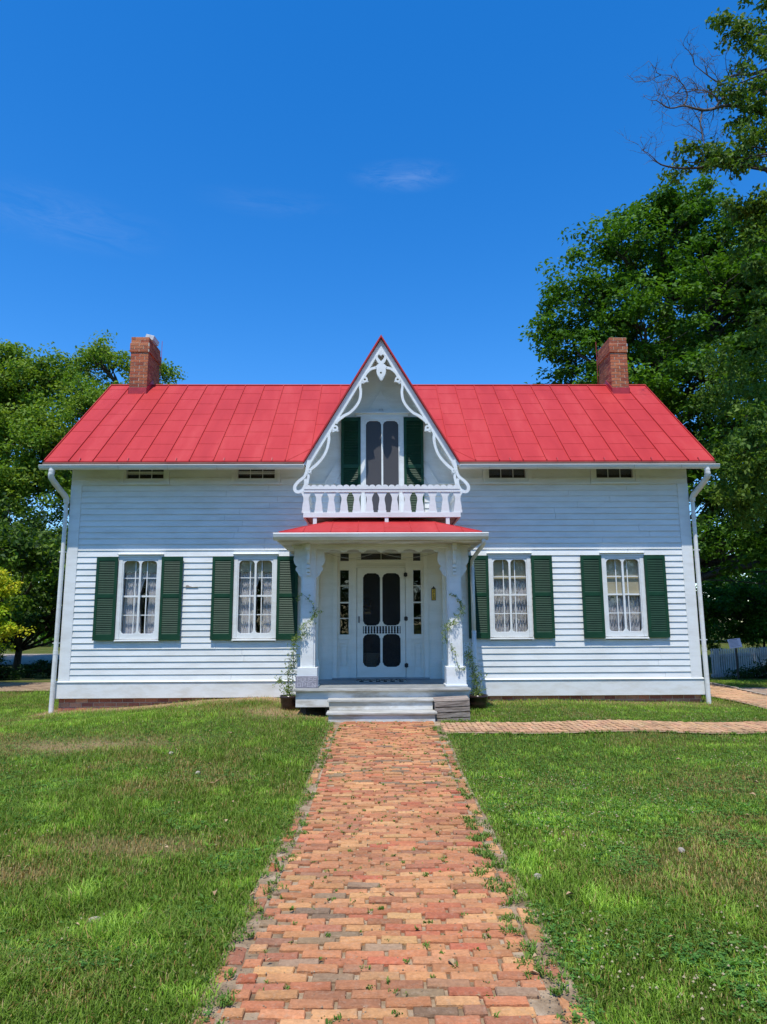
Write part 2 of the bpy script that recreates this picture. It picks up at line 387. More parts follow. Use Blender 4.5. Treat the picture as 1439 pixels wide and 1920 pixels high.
Q = np.c_[ii[:-1, :-1].ravel(), ii[:-1, 1:].ravel(), ii[1:, 1:].ravel(), ii[1:, :-1].ravel()]
m, t, b = mat('turf_soil')
c_ = coords(t)
n1 = N(t, 'ShaderNodeTexNoise', Scale=0.8, Detail=10, Roughness=0.7); t.links.new(c_, n1.inputs['Vector'])
n2 = N(t, 'ShaderNodeTexNoise', Scale=24.0, Detail=8, Roughness=0.8); t.links.new(c_, n2.inputs['Vector'])
ca = ramp(t, n1.outputs[0], [(0.36, (0.075, 0.115, 0.022)), (0.52, (0.095, 0.12, 0.03)), (0.68, (0.20, 0.16, 0.07))])
cb = ramp(t, n2.outputs[0], [(0.35, (0.45, 0.42, 0.35)), (0.65, (1.25, 1.25, 1.1))])
mm = N(t, 'ShaderNodeMixRGB', blend_type='MULTIPLY'); mm.inputs[0].default_value = 1
t.links.new(ca, mm.inputs[1]); t.links.new(cb, mm.inputs[2]); t.links.new(mm.outputs[0], b.inputs['Base Color'])
b.inputs['Roughness'].default_value = 0.95; b.inputs['Specular IOR Level'].default_value = 0.1
bp = N(t, 'ShaderNodeBump', Strength=0.8, Distance=0.03); t.links.new(n2.outputs[0], bp.inputs['Height']); t.links.new(bp.outputs[0], b.inputs['Normal'])
gx_, gy_ = V[:, 0], V[:, 1]; gu = gx_ - HX; gv = gy_ - HY - gu * 0.0145
dm = sstep(-0.95, -0.15, gv + 0.5 * (vnoise(gx_, gy_, 0.5, 61) - 0.5)) * (np.abs(gu) < 6.4) * (gv < 1) * np.where(gu < 0, 1.0, 0.5)
for a_, b_, c_x, d_, e_ in ((-3.9, 9.4, 1.2, 0.4, .7), (-1.9, 5.5, 0.6, 0.25, .4), (-1.65, 11.6, 0.9, 0.55, 1.0), (-2.5, 4.9, 0.3, 0.2, .4)): dm = np.maximum(dm, e_ * np.exp(-((gx_ - a_) / c_x) ** 2 - ((gy_ - b_) / d_) ** 2))
dm = np.maximum(dm, 0.8 * (1 - sstep(0.80, 0.95, np.abs(gx_ - 0.02))) * (gy_ < 11))
dm = np.clip(dm, 0, 1)[:, None] * np.ones(3)
at_ = N(t, 'ShaderNodeAttribute', attribute_name='col'); dn = N(t, 'ShaderNodeMixRGB')
t.links.new(at_.outputs['Fac'], dn.inputs[0]); t.links.new(mm.outputs[0], dn.inputs[1])
t.links.new(ramp(t, n2.outputs[0], [(0.3, (0.24, 0.15, 0.08)), (0.7, (0.50, 0.34, 0.19))]), dn.inputs[2]); t.links.new(dn.outputs[0], b.inputs['Base Color'])
go = npmesh('ground', V, Q, dm, m); tag(go, kind='structure')

# ------------------------------------------------------------------ brick paving
PAL = [((0.52, 0.255, 0.145), 7), ((0.47, 0.205, 0.12), 6), ((0.42, 0.155, 0.095), 5), ((0.44, 0.115, 0.075), 2.4), ((0.34, 0.135, 0.095), 3), ((0.27, 0.13, 0.105), 1.2), ((0.58, 0.33, 0.19), 4), ((0.12, 0.105, 0.10), 0.35), ((0.25, 0.20, 0.17), 0.9)]
PW = [w for _, w in PAL]; PC = [c for c, _ in PAL]
PALE = False
def brickcol():
    c = random.choices(PC, PW)[0]
    c = tuple(x * 0.76 + y_ * 0.24 for x, y_ in zip(c, (0.50, 0.30, 0.215)))
    if PALE: c = tuple(x * 0.35 + y_ * 0.65 for x, y_ in zip(c, (0.56, 0.42, 0.34)))
    k = random.uniform(0.86, 1.16); return tuple(min(0.9, x * k * q * random.uniform(0.95, 1.05)) for x, q in zip(c, (1.0, 0.89, 0.62)))
def paver(mb, x, y, L, W, ang, h=0.05, tilt=0.011):
    """one worn brick lying flat: a wobbly outline with softened arris"""
    ca_, sa = math.cos(ang), math.sin(ang)
    n = 5; out = []
    hx, hy = L / 2, W / 2
    for k in range(n): out.append((-hx + 2 * hx * k / n, -hy))
    out.append((hx, -hy)); out.append((hx, 0))
    for k in range(n): out.append((hx - 2 * hx * k / n, hy))
    out.append((-hx, hy)); out.append((-hx, 0))
    out = [(px * random.uniform(0.975, 1.0) , py + random.uniform(-0.003, 0.003)) for px, py in out]
    c = brickcol(); z0 = float(G(x, y)); tz = random.uniform(-0.004, 0.004); tx, ty = random.uniform(-tilt, tilt) * 2, random.uniform(-tilt, tilt) * 3
    def W_(px, py, z): return (x + px * ca_ - py * sa, y + px * sa + py * ca_, z0 + z)
    m_ = len(out); vs = []
    for f, z in ((1.0, 0.0), (1.0, h - 0.007), (0.0, h)):
        for px, py in out:
            if f == 0.0: qx, qy = px - math.copysign(0.005, px), py - math.copysign(0.005, py)
            else: qx, qy = px, py
            vs.append(W_(qx, qy, z + tz + tx * px + ty * py + (random.uniform(-0.0012, 0.0012) if z > 0 else 0)))
    fs = [tuple(range(2 * m_, 3 * m_))]
    for r in range(2):
        for i in range(m_):
            j = (i + 1) % m_; fs.append((r * m_ + i, r * m_ + j, (r + 1) * m_ + j, (r + 1) * m_ + i))
    mb.add(vs, fs, c)
BH = 0.042
mb = MB(); y = 1.2; row = 0
while y < 10.82:
    cx = 0.02 + 0.012 * math.sin(y * 1.3); x = cx - 0.66 + (0.105 if row % 2 else 0.0) + random.uniform(-0.03, 0.03)
    if row % 2: paver(mb, cx - 0.70 + 0.05, y, 0.09, 0.063, 0, BH)
    while x < cx + 0.62:
        L = 0.197 + random.uniform(-0.008, 0.006)
        if random.random() < 0.03: L = 0.1
        L = min(L, cx + 0.71 - x)
        if L > 0.05: paver(mb, x + L / 2, y + 0.010 * math.sin(x * 3 + y * 2.1) + 0.004 * (x - cx), L, 0.0635 + random.uniform(-0.003, 0.003), random.gauss(0, 0.014), BH + random.gauss(0, 0.0026))
        x += L + random.uniform(0.012, 0.022)
    y += 0.0735; row += 1
y = 1.2
while y < 10.6:                                     # sunken edging bricks, laid lengthwise
    for sx in (-1, 1):
        if sx > 0 and y > 9.5: continue
        if random.random() < 0.86: paver(mb, 0.02 + sx * (0.765 + random.uniform(-0.008, 0.008)), y, 0.19, 0.085, math.pi / 2 + random.gauss(0, 0.04), BH - random.uniform(0.008, 0.02), 0.03)
    y += 0.21
path = mb.build('brick_path', M['brick']); tag(path, kind='structure')
PALE = True; mb = MB()                                           # cross path to the right, laid herringbone
x = 0.86; row = 0
while x < 12.0:
    y = 9.86 + (0.0 if row % 2 else -0.10)
    while y < 10.62:
        y0_ = max(y, 9.86); y1_ = min(y + 0.2, 10.62)
        if y1_ - y0_ > 0.05 and not (x > 6.6 and x < 7.9 and False): paver(mb, x, (y0_ + y1_) / 2 - 0.25 * (x - 0.8) * 0.02, y1_ - y0_ - 0.012, 0.064, math.pi / 2 + 0.10 + random.gauss(0, 0.015), BH)
        y += 0.213
    x += 0.075; row += 1
cp = mb.build('cross_path', M['brick']); tag(cp, kind='structure')
mb = MB(); y = 10.9
while y < 19.5:
    x = 6.75 + (0.1 if int(y * 10) % 2 else 0)
    while x < 7.8:
        paver(mb, x + 0.1, y, 0.2, 0.09, random.gauss(0, 0.02), BH); x += 0.213
    y += 0.102
PALE = False; sp = mb.build('side_path', M['brick']); tag(sp, kind='structure')
def strip(name, x0, x1, y0, y1, dz, mt, nx_=8, ny_=40):
    gx, gy = np.meshgrid(np.linspace(x0, x1, nx_), np.linspace(y0, y1, ny_)); gz = G(gx, gy) + dz
    v = np.c_[gx.ravel(), gy.ravel(), gz.ravel()]; i = np.arange(nx_ * ny_).reshape(ny_, nx_)
    q = np.c_[i[:-1, :-1].ravel(), i[:-1, 1:].ravel(), i[1:, 1:].ravel(), i[1:, :-1].ravel()]
    o = npmesh(name, v, q, np.zeros((len(v), 3)), mt); tag(o, kind='structure'); return o
M['sand'] = noisy('joint_sand', (0.15, 0.10, 0.055), (0.29, 0.205, 0.12), 7, 0.95, detail=12, bump=0.7, bscale=160, c3=(0.42, 0.32, 0.21))
strip('path_bed', -0.815, 0.855, 0.8, 10.86, 0.024, M['sand'], 14, 100)
strip('cross_path_bed', 0.86, 12.1, 9.80, 10.68, 0.022, M['sand'], 90, 14)
strip('side_path_bed', 6.70, 7.86, 10.8, 19.6, 0.026, M['sand'], 12, 60)
M['gravel'] = noisy('gravel', (0.20, 0.16, 0.12), (0.42, 0.35, 0.27), 5, 0.95, detail=12, bump=0.7, bscale=60)
strip('driveway', -60, -9.0, 30, 41, 0.03, M['gravel'], 60, 10)
strip('dirt_track', -24, -7.0, 16.9, 18.9, 0.02, noisy('bare_earth', (0.17, 0.11, 0.06), (0.36, 0.25, 0.15), 3, 0.95, detail=10, bump=0.5), 60, 10)
strip('side_yard', 8.1, 16, 12.5, 16.4, 0.018, noisy('shady_paving', (0.2, 0.14, 0.10), (0.34, 0.25, 0.18), 4, 0.9, bump=0.3), 40, 20)
mb = MB(); y = 11.0
while y < 17.4:
    mb.box(7.86, 7.92, y, y + 0.58, -0.05, float(G(7.9, y)) + 0.075, jit=0.004); y += 0.6
e = mb.build('path_edging', M['stone'], bevel=0.005); tag(e, kind='structure')
# ------------------------------------------------------------------ the farmhouse
house = tag(empty('farmhouse', (HX, HY, 0), PSI), 'white clapboard farmhouse with red metal roof, steep centre gable and green shutters', 'house')
WC = [-4.66, -2.44, 2.485, 4.695]               # centres of the ground-floor windows
OPEN = [(c - 0.40, c + 0.40, 1.36, 2.93) for c in WC]
OPEN += [(-1.22, 1.17, 0.30, 3.12), (-0.40, 0.44, 3.60, 5.72)]
EX = 0.1175
def cut(a, b, w0, w1):
    seg = [(a, b)]
    for o0, o1, p0, p1 in OPEN:
        if p1 <= w0 + 0.02 or p0 >= w1 - 0.02: continue
        ns = []
        for s0, s1 in seg:
            if o1 <= s0 or o0 >= s1: ns.append((s0, s1)); continue
            if s0 < o0: ns.append((s0, o0))
            if s1 > o1: ns.append((o1, s1))
        seg = ns
    return seg
def board(mb, a, b, w, top=None, v0=0.0):
    """lengths of lapped board with butt joints"""
    x = a
    while x < b - 0.01:
        e = min(b, x + random.uniform(2.6, 4.6))
        if b - e < 0.5: e = b
        d = random.uniform(-0.0015, 0.0015); o = random.uniform(0.0, 0.003); t2 = (top if top else w + EX + 0.012)
        g = 0.0035 if e < b else 0
        mb.prism([(v0 + 0.004, w + d), (v0 - 0.023 - o, w + d), (v0 - 0.0205 - o, w + d + 0.004), (v0 - 0.005, t2), (v0 + 0.004, t2)], x, e - g, 'x')
        x = e
mb = MB(); w = 0.60
while w < 4.355:
    top = min(w + EX + 0.012, 4.37)
    for a, b in cut(-5.91, 5.91, w, w + EX): board(mb, a, b, w, top)
    w += EX
sid = mb.build('clapboard_wall', M['white'], house)
sidings = {0: MB(), 1: MB(), 2: MB()}; w = 4.36       # triangle of clapboards inside the gable
while w < 5.95:
    h = (5.985 - w - EX) / 1.69 + 0.03
    for a, b in cut(-h, h, w, w + EX):
        if b - a > 0.03: board(sidings[0 if b < 0 else (1 if a > 0 else 2)], a, b, w, v0=-0.006)
    w += EX
for q in sidings.values():
    if q.v: q.build('gable_clapboards', M['white'], house)
# gable boarding and mouldings
SL = (7.215 - 4.71) / 1.48
def tri(zt, zb): h = (zt - zb) / SL; return [(-h, zb), (0, zt), (h, zb)]
mb = MB()
def gb(s, y0, y1, zo, zi, zb_o, zb_i):
    return mb.prism([(s * (zo - zb_o) / SL, zb_o), (0, zo), (0, zi), (s * (zi - zb_i) / SL, zb_i)], y0, y1)
for s in (-1, 1):
    gb(s, -0.012, 0.004, 7.12, 6.29, 4.37, 4.37)
    gb(s, -0.024, 0.004, 6.30, 5.98, 4.36, 4.36)
    gb(s, -0.036, 0.004, 6.325, 6.285, 4.37, 4.37)
    gb(s, -0.040, 0.004, 5.995, 5.955, 3.9, 3.9) if False else gb(s, -0.034, 0.004, 6.00, 5.955, 4.36, 4.36)
    mb.box(min(s * 1.14, s * 1.50), max(s * 1.14, s * 1.50), -0.037, 0.004, 4.365, 4.395)
mb.build('gable_boarding', M['white'], house)
# trim boards
def box_part(name, m, *b, bevel=0.003, parent=house, label=None):
    o = MB().box(*b).build(name, m, parent, bevel=bevel)
    if label: o['label'] = label
    return o
box_part('corner_board', M['trim'], -6.10, -5.89, -0.030, 0.10, 0.60, 4.365)
box_part('corner_board', M['trim'], 5.89, 6.10, -0.030, 0.10, 0.60, 4.365)
for a, b in ((-6.13, -1.44), (1.40, 6.13)):
    mb = MB().box(a, b, -0.045, 0.06, 0.285, 0.575)
    mb.prism([(0.0, 0.575), (-0.062, 0.577), (-0.062, 0.588), (-0.01, 0.603), (0, 0.603)], a, b, 'x')
    mb.build('base_board', M['base'], house, bevel=0.003)
ATT = [-4.665, -2.475, 2.505, 4.65]
for s in (-1, 1):
    pts = sorted([a for a in ATT if a * s > 0]); edges = []
    lo, hi = (-6.09, -1.47) if s < 0 else (1.47, 6.09)
    x = lo; segs = []
    for a in pts: segs.append((x, a - 0.49)); x = a + 0.49
    segs.append((x, hi))
    for a, b in segs:
        MB().prism([(0.05, 4.362), (-0.040, 4.362), (-0.040, 4.475), (-0.052, 4.477), (-0.052, 4.492), (-0.040, 4.494), (-0.040, 4.505), (-0.048, 4.507), (-0.048, 4.516), (-0.040, 4.518), (-0.040, 4.715), (0.05, 4.715)], a, b, 'x').build('frieze_board', M['white'], house)
# plain side and back walls, closing the building
mb = MB()
DV = 5.0
w = 0.60
while w < 7.0:
    x0, x1 = 0.0, DV
    if w > 4.7: x0 = max(0, (w - 4.735) / 0.855 - 0.5 + 0.2); x1 = DV - x0
    if x1 - x0 > 0.2:
        for s in (-1, 1): mb.prism([(s * 6.06, w), (s * 6.09, w), (s * 6.075, w + EX + 0.01), (s * 6.06, w + EX + 0.01)], max(x0, 0.1), x1, 'y') if False else mb.box(min(s * 6.05, s * 6.085), max(s * 6.05, s * 6.085), max(x0, 0.1), x1, w, w + EX - 0.006)
    if w < 4.7: mb.box(-6.05, 6.05, DV - 0.03, DV + 0.02, w, w + EX - 0.006)
    w += EX
mb.build('side_wall', M['white'], house)
mb = MB()
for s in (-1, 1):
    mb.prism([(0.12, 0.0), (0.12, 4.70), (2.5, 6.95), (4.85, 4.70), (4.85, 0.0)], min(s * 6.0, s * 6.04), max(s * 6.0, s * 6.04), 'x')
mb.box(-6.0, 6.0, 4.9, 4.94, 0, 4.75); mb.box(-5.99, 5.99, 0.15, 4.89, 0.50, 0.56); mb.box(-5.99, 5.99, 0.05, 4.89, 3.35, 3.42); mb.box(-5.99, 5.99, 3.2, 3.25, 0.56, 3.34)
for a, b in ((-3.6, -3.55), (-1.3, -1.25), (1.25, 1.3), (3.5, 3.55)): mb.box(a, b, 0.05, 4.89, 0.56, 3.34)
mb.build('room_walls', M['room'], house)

# a split length of board with bare wood showing
MB().prism([(-3.78, 2.352), (-3.770, 2.385), (-3.735, 2.392), (-3.70, 2.372), (-3.62, 2.357), (-3.54, 2.354), (-3.54, 2.349)], -0.0305, -0.020).build('split_board', M['wood'], house)
# brick foundation, real bricks in mortar
def brickwork(name, x0, x1, y0, y1, z0, z1, parent, front=True, sides=(True, True), mortar_inset=0.006, rowh=0.075, bl=0.205, palette=None, label=None):
    mb = MB()
    z = z0; r = 0
    while z < z1 - 0.02:
        h = min(rowh - 0.011, z1 - z)
        off = (bl + 0.012) / 2 if r % 2 else 0
        if front:
            x = x0 - off
            while x < x1:
                a, b = max(x, x0), min(x + bl, x1)
                if b - a > 0.03: mb.box(a, b, y0, y0 + 0.05, z, z + h, palette() if palette else brickcol(), jit=0.0018)
                x += bl + 0.012
        for k, X in enumerate((x0, x1)):
            if not sides[k]: continue
            y = y0 + (0.0 if r % 2 else 0.052); 
            while y < y1:
                a, b = y, min(y + bl, y1)
                if b - a > 0.03:
                    if k == 0: mb.box(X - 0.0005, X + 0.05, a, b, z, z + h, palette() if palette else brickcol(), jit=0.0018)
                    else: mb.box(X - 0.05, X + 0.0005, a, b, z, z + h, palette() if palette else brickcol(), jit=0.0018)
                y += bl + 0.012
        z += rowh; r += 1
    o = mb.build(name, M['brick'], parent)
    if label: o['label'] = label
    mi = mortar_inset
    k = MB().box(x0 + mi, x1 - mi, y0 + mi, y1 - mi, z0, z1 - 0.004).build('mortar', M['mortar'], o)
    return o
def fbrick():
    k = random.uniform(0.95, 1.3); c = random.choice([(0.34, 0.12, 0.075), (0.40, 0.17, 0.10), (0.30, 0.11, 0.08), (0.46, 0.24, 0.15)]); return tuple(x * k for x in c)
def cbrick():
    k = random.uniform(0.8, 1.15); c = random.choice([(0.41, 0.115, 0.05), (0.46, 0.14, 0.06), (0.35, 0.085, 0.042), (0.50, 0.17, 0.075)]); return tuple(x * k for x in c)
brickwork('brick_foundation', -6.08, 6.08, 0.03, 0.28, -0.32, 0.283, house, palette=fbrick)

# ---- windows
def ogee(r, k=5):
    """path of a notched round corner from (0,r) to (r,0), corner of the hole at (0,0)"""
    n = 0.16 * r; p = [(0, r), (n, r)]
    for i in range(1, k): 
        a = math.pi / 2 * i / k
        p.append((r - (r - n) * math.cos(a), r - (r - n) * math.sin(a)))
    return p + [(r, n), (r, 0)]
def rnd(r, k=5): return [(r - r * math.cos(math.pi / 2 * i / k), r - r * math.sin(math.pi / 2 * i / k)) for i in range(k + 1)]
def plate(mb, X0, X1, Z0, Z1, hx0, hx1, hz0, hz1, a, b, corner):
    """board with one shaped hole, extruded from y=a to y=b"""
    c = corner
    bl = [(hx0 + p, hz0 + q) for p, q in c]; br = [(hx1 - p, hz0 + q) for p, q in reversed(c)]
    tr = [(hx1 - p, hz1 - q) for p, q in c]; tl = [(hx0 + p, hz1 - q) for p, q in reversed(c)]
    inner = bl + br + tr + tl; n = len(c)
    outer = [(X0, Z0)] * n + [(X1, Z0)] * n + [(X1, Z1)] * n + [(X0, Z1)] * n
    return mb.ring(outer, inner, a, b)
def window(c, style):
    casing = MB()
    x0, x1, z0, z1 = c - 0.415, c + 0.415, 1.345, 2.93
    casing.box(x0, x0 + 0.075, -0.045, 0.10, z0 + 0.03, z1).box(x1 - 0.075, x1, -0.045, 0.10, z0 + 0.03, z1).box(x0 + 0.075, x1 - 0.075, -0.043, 0.10, z1 - 0.045, z1)
    wn = casing.build('window', M['trim'], house, bevel=0.003)
    hd = MB().box(x0 - 0.01, x1 + 0.01, -0.052, 0.02, z1 + 0.002, z1 + 0.045).prism([(0.0, z1 + 0.045), (-0.085, z1 + 0.047), (-0.088, z1 + 0.06), (0.0, z1 + 0.078)], x0 - 0.025, x1 + 0.025, 'x')
    hd.build('header', M['trim'], wn, bevel=0.002)
    MB().prism([(0.04, z0 + 0.028), (-0.075, z0 + 0.012), (-0.075, z0 - 0.012), (0.04, z0 - 0.012)], x0 - 0.01, x1 + 0.01, 'x').build('sill', M['trim'], wn, bevel=0.002)
    sf = MB(); i0, i1, b0, t0 = x0 + 0.077, x1 - 0.077, z0 + 0.03, z1 - 0.047
    for a, b in ((i0, c), (c, i1)):
        ha = a + (0.020 if a == i0 else 0.019); hb = b - (0.020 if b == i1 else 0.019)
        plate(sf, a, b, b0, t0, ha, hb, b0 + 0.095, t0 - 0.022, -0.036, -0.010, ogee(0.052))
    sf.each('storm_frame', M['trim'], wn, bevel=0.002)
    for kx in (c - 0.25, c + 0.25):
        pass
    sa = MB(); y0, y1 = 0.035, 0.07; zm = (b0 + 0.09 + t0) / 2 + 0.01
    rows = [b0 + 0.09, b0 + 0.09 + (zm - b0 - 0.09) / 2, zm, (zm + t0) / 2 + 0.0, t0]
    sa.box(i0, i1, y0 + 0.012, y1, rows[0] - 0.05, rows[0] + 0.012); sa.box(i0, i1, y0, y1, zm - 0.017, zm + 0.017)
    for z in (rows[1], rows[3]): sa.box(i0, i1, y0 + 0.01, y1 - 0.003, z - 0.0085, z + 0.0085)
    for x in (c - 0.112, c + 0.112): sa.box(x - 0.0085, x + 0.0085, y0 + 0.006, y1 - 0.006, rows[0], t0)
    sa.build('sash', M['trim'], wn)
    MB().add([(i0, 0.052, b0), (i1, 0.052, b0), (i1, 0.052, t0), (i0, 0.052, t0)], [(0, 1, 2, 3)]).build('glass', M['glass'], wn)
    # shade
    sh = 2.50 if style == 'lace_high' else (2.17 if style == 'lace_low' else 2.66)
    MB().box(i0, i1, 0.085, 0.088, sh, t0).box(i0, i1, 0.082, 0.092, sh - 0.018, sh).build('window_shade', M['shade'], wn)
    def sheet(xa, xb, zt, zb, pinch=None, m=M['sheer'], nfold=9, side=0):
        mb = MB(); nu, nw = 60, 26; vs = []
        for j in range(nw + 1):
            tz = j / nw; z = zt + (zb - zt) * tz
            for i in range(nu + 1):
                tu = i / nu
                if pinch:
                    # tied back to the outer side: width shrinks towards the tie, then hangs
                    k = 1 - 0.36 * math.sin(min(tz / 0.52, 1) * math.pi / 2) ** 1.6 if tz < 0.52 else 0.64 + 0.12 * ((tz - 0.52) / 0.48) ** 0.6
                    wx = (xb - xa) * k; x = xa + wx * tu if side < 0 else xb - wx * (1 - tu)
                    fd = 0.012 / (0.35 + k)
                else: x = xa + (xb - xa) * tu; fd = 0.014
                vs.append((x, 0.135 + fd * math.sin(tu * nfold * 6.28 + 0.6 * math.sin(tz * 5 + tu * 9)) + 0.005 * math.sin(tu * 40 + tz * 7), z))
        fs = [(j * (nu + 1) + i, j * (nu + 1) + i + 1, (j + 1) * (nu + 1) + i + 1, (j + 1) * (nu + 1) + i) for j in range(nw) for i in range(nu)]
        return mb.add(vs, fs).build('curtain', m, wn, smooth_=True)
    if style == 'tied':
        sheet(i0, c + 0.12, 2.80, b0 + 0.02, True, side=-1); sheet(c + 0.02, i1, 2.80, b0 + 0.02, True, side=1)
    else:
        sheet(i0, c - 0.01, sh + (0.12 if style == 'lace_high' else 0.04), b0 + 0.06, m=M['lace'], nfold=6); sheet(c + 0.0, i1, sh + (0.12 if style == 'lace_high' else 0.04), b0 + 0.06, m=M['lace'], nfold=6)
    return wn
for c, st, lb in zip(WC, ('tied', 'tied', 'lace_high', 'lace_low'), ('window with tied white curtains', 'window with tied white curtains', 'window with lace curtain under a short beige shade', 'window with lace curtain under a beige shade drawn to the middle')):
    window(c, st)['label'] = lb
# ---- shutters
def shutter_mesh(W, H):
    mb = MB(); st = 0.052; x0, x1 = -W / 2, W / 2; T = 0.032
    mid0 = H * 0.505; mid1 = mid0 + 0.075; bot = 0.115; top = 0.075
    mb.box(x0, x0 + st, -T, 0, 0, H).box(x1 - st, x1, -T, 0, 0, H)
    for a, b in ((0, bot), (mid0, mid1), (H - top, H)): mb.box(x0 + st, x1 - st, -T + 0.003, -0.003, a, b)
    for a, b in ((bot, mid0), (mid1, H - top)):
        n = int(round((b - a) / 0.0335)); p = (b - a) / n
        for i in range(n):
            z = a + p * (i + 0.5); jz = random.uniform(-0.001, 0.001)
            mb.prism([(-T + 0.004, z - 0.017 + jz), (-T + 0.008, z - 0.020 + jz), (-0.004, z + 0.014 + jz), (-0.008, z + 0.018 + jz)], x0 + st, x1 - st, 'x')
    return mb
first = None
def shutter(x, z, H, W=0.405, tilt=0.0):
    s = shutter_mesh(W, H).build('shutter', M['green'], house, loc=(x, -0.050, z), bevel=0.0)
    s.rotation_euler = (0, tilt, random.uniform(-0.008, 0.008))
    hb = MB()
    for zz in (0.16, H - 0.16):
        side = 1
        hb.box(-W / 2 + 0.01, -W / 2 + 0.06, 0.0, 0.035, zz - 0.02, zz + 0.02).box(W / 2 - 0.06, W / 2 - 0.01, 0.0, 0.035, zz - 0.02, zz + 0.02)
    hb.each('hinge', M['iron'], s)
    return s
for c in WC:
    for s in (-1, 1): shutter(c + s * (0.415 + 0.207), 1.352, 1.585, tilt=random.uniform(-0.003, 0.003))
for s in (-1, 1): shutter(0.02 + s * 0.625, 3.62, 2.105, W=0.39)
# ---- attic windows
for i, c in enumerate(ATT):
    mb = MB(); x0, x1 = c - 0.365, c + 0.365
    mb.box(x0 - 0.12, x0 - 0.045, -0.056, 0.06, 4.40, 4.715).box(x1 + 0.045, x1 + 0.12, -0.056, 0.06, 4.40, 4.715)
    mb.box(x0 - 0.045, x0, -0.036, 0.06, 4.40, 4.715).box(x1, x1 + 0.045, -0.036, 0.06, 4.40, 4.715).box(x0, x1, -0.036, 0.06, 4.40, 4.49)
    mb.box(x0 - 0.135, x1 + 0.135, -0.075, 0.03, 4.362, 4.398)
    a = mb.build('attic_window', M['trim'], house, bevel=0.002)
    mb = MB()
    for k in (1, 2): mb.box(x0 + 0.73 * k / 3 - 0.006, x0 + 0.73 * k / 3 + 0.006, 0.0, 0.012, 4.49, 4.73)
    if i < 2: mb.box(x0, x1, 0.0, 0.02, 4.585, 4.60).box(x0, x1, -0.015, -0.003, 4.612, 4.63)
    mb.each('muntin', M['trim'], a)
    MB().add([(x0, 0.02, 4.49), (x1, 0.02, 4.49), (x1, 0.02, 4.74), (x0, 0.02, 4.74)], [(0, 1, 2, 3)]).build('glass', M['glass'], a)
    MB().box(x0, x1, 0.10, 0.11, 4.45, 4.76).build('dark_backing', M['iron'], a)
# ---- gable window with screen
mb = MB(); x0, x1, z0, z1 = -0.41, 0.45, 3.60, 5.74
mb.box(x0, x0 + 0.085, -0.07, 0.08, z0, z1).box(x1 - 0.085, x1, -0.07, 0.08, z0, z1).box(x0 + 0.085, x1 - 0.085, -0.068, 0.08, z1 - 0.06, z1).box(x0, x1, -0.08, 0.08, z0 - 0.05, z0)
gw = mb.build('gable_window', M['trim'], house, bevel=0.003)
mb = MB().box(x0 - 0.09, x1 + 0.09, -0.062, 0.02, z1 + 0.002, z1 + 0.06).prism([(0.0, z1 + 0.06), (-0.10, z1 + 0.063), (-0.10, z1 + 0.08), (0, z1 + 0.10)], x0 - 0.11, x1 + 0.11, 'x')
mb.build('header', M['trim'], gw, bevel=0.002)
mb = MB(); c = 0.02
for a, b in ((x0 + 0.087, c), (c, x1 - 0.087)):
    plate(mb, a, b, z0, z1 - 0.062, a + 0.018, b - 0.018, z0 + 0.12, z1 - 0.085, -0.062, -0.044, ogee(0.065))
mb.each('screen_frame', M['trim'], gw, bevel=0.002)
MB().add([(x0 + 0.08, -0.046, z0), (x1 - 0.08, -0.046, z0), (x1 - 0.08, -0.046, z1 - 0.05), (x0 + 0.08, -0.046, z1 - 0.05)], [(0, 1, 2, 3)]).build('insect_screen', M['screen_grey'], gw)

# ---- main roof
EV, EZ, RV, RZ, HU = -0.50, 4.735, 2.50, 7.305, 6.44
KS = (RZ - EZ) / (RV - EV)
def zr(v): return EZ + (v - EV) * KS
GP = 7.215                                           # gable peak
vap = EV + (GP - EZ) / KS
nrm = Vector((0, -KS, 1)).normalized()
def slab(mb, poly, th):
    """poly: (u,v) on the front slope, thickened downwards"""
    n = len(poly); top = [(u, v, zr(v)) for u, v in poly]; bot = [(u, v, zr(v) - th) for u, v in poly]
    return mb.add(top + bot, [tuple(range(n)), tuple(range(2 * n - 1, n - 1, -1))] + [(i, (i + 1) % n, (i + 1) % n + n, i + n) for i in range(n)])
def dip(u): return -0.035 * (1 - abs(u) / 6.44) ** 1.0 * 0
mb = MB()
hb_ = (GP - EZ) / SL
slab(mb, [(-HU, EV), (-hb_, EV), (0, vap), (0, RV), (-HU, RV)], 0.03)
slab(mb, [(HU, EV), (HU, RV), (0, RV), (0, vap), (hb_, EV)], 0.03)
mb.add([(-HU, RV, RZ), (HU, RV, RZ), (HU, 5.5, EZ), (-HU, 5.5, EZ), (-HU, RV, RZ - 0.03), (HU, RV, RZ - 0.03), (HU, 5.5, EZ - 0.03), (-HU, 5.5, EZ - 0.03)], [(0, 1, 2, 3), (7, 6, 5, 4), (0, 3, 7, 4), (1, 5, 6, 2), (2, 6, 7, 3)])
def rib(u0, v0, u1, v1, wd=0.016, h=0.024):
    a = Vector((u0, v0, zr(v0))); b = Vector((u1, v1, zr(v1))); d = (b - a).normalized(); sd_ = d.cross(nrm).normalized() * wd / 2
    base = [a - sd_, a + sd_, b + sd_, b - sd_]; vs = [tuple(p - nrm * 0.004) for p in base] + [tuple(p + nrm * h) for p in base]
    mb.add(vs, [(0, 1, 2, 3), (7, 6, 5, 4), (0, 4, 5, 1), (1, 5, 6, 2), (2, 6, 7, 3), (3, 7, 4, 0)])
def vstart(u):
    return EV if abs(u) >= hb_ else EV + ((GP - abs(u) * SL) - EZ) / KS
us = [-HU + 0.012]; u = -HU + 0.47
while u < HU - 0.2: us.append(u); u += 0.4578
us.append(HU - 0.012)
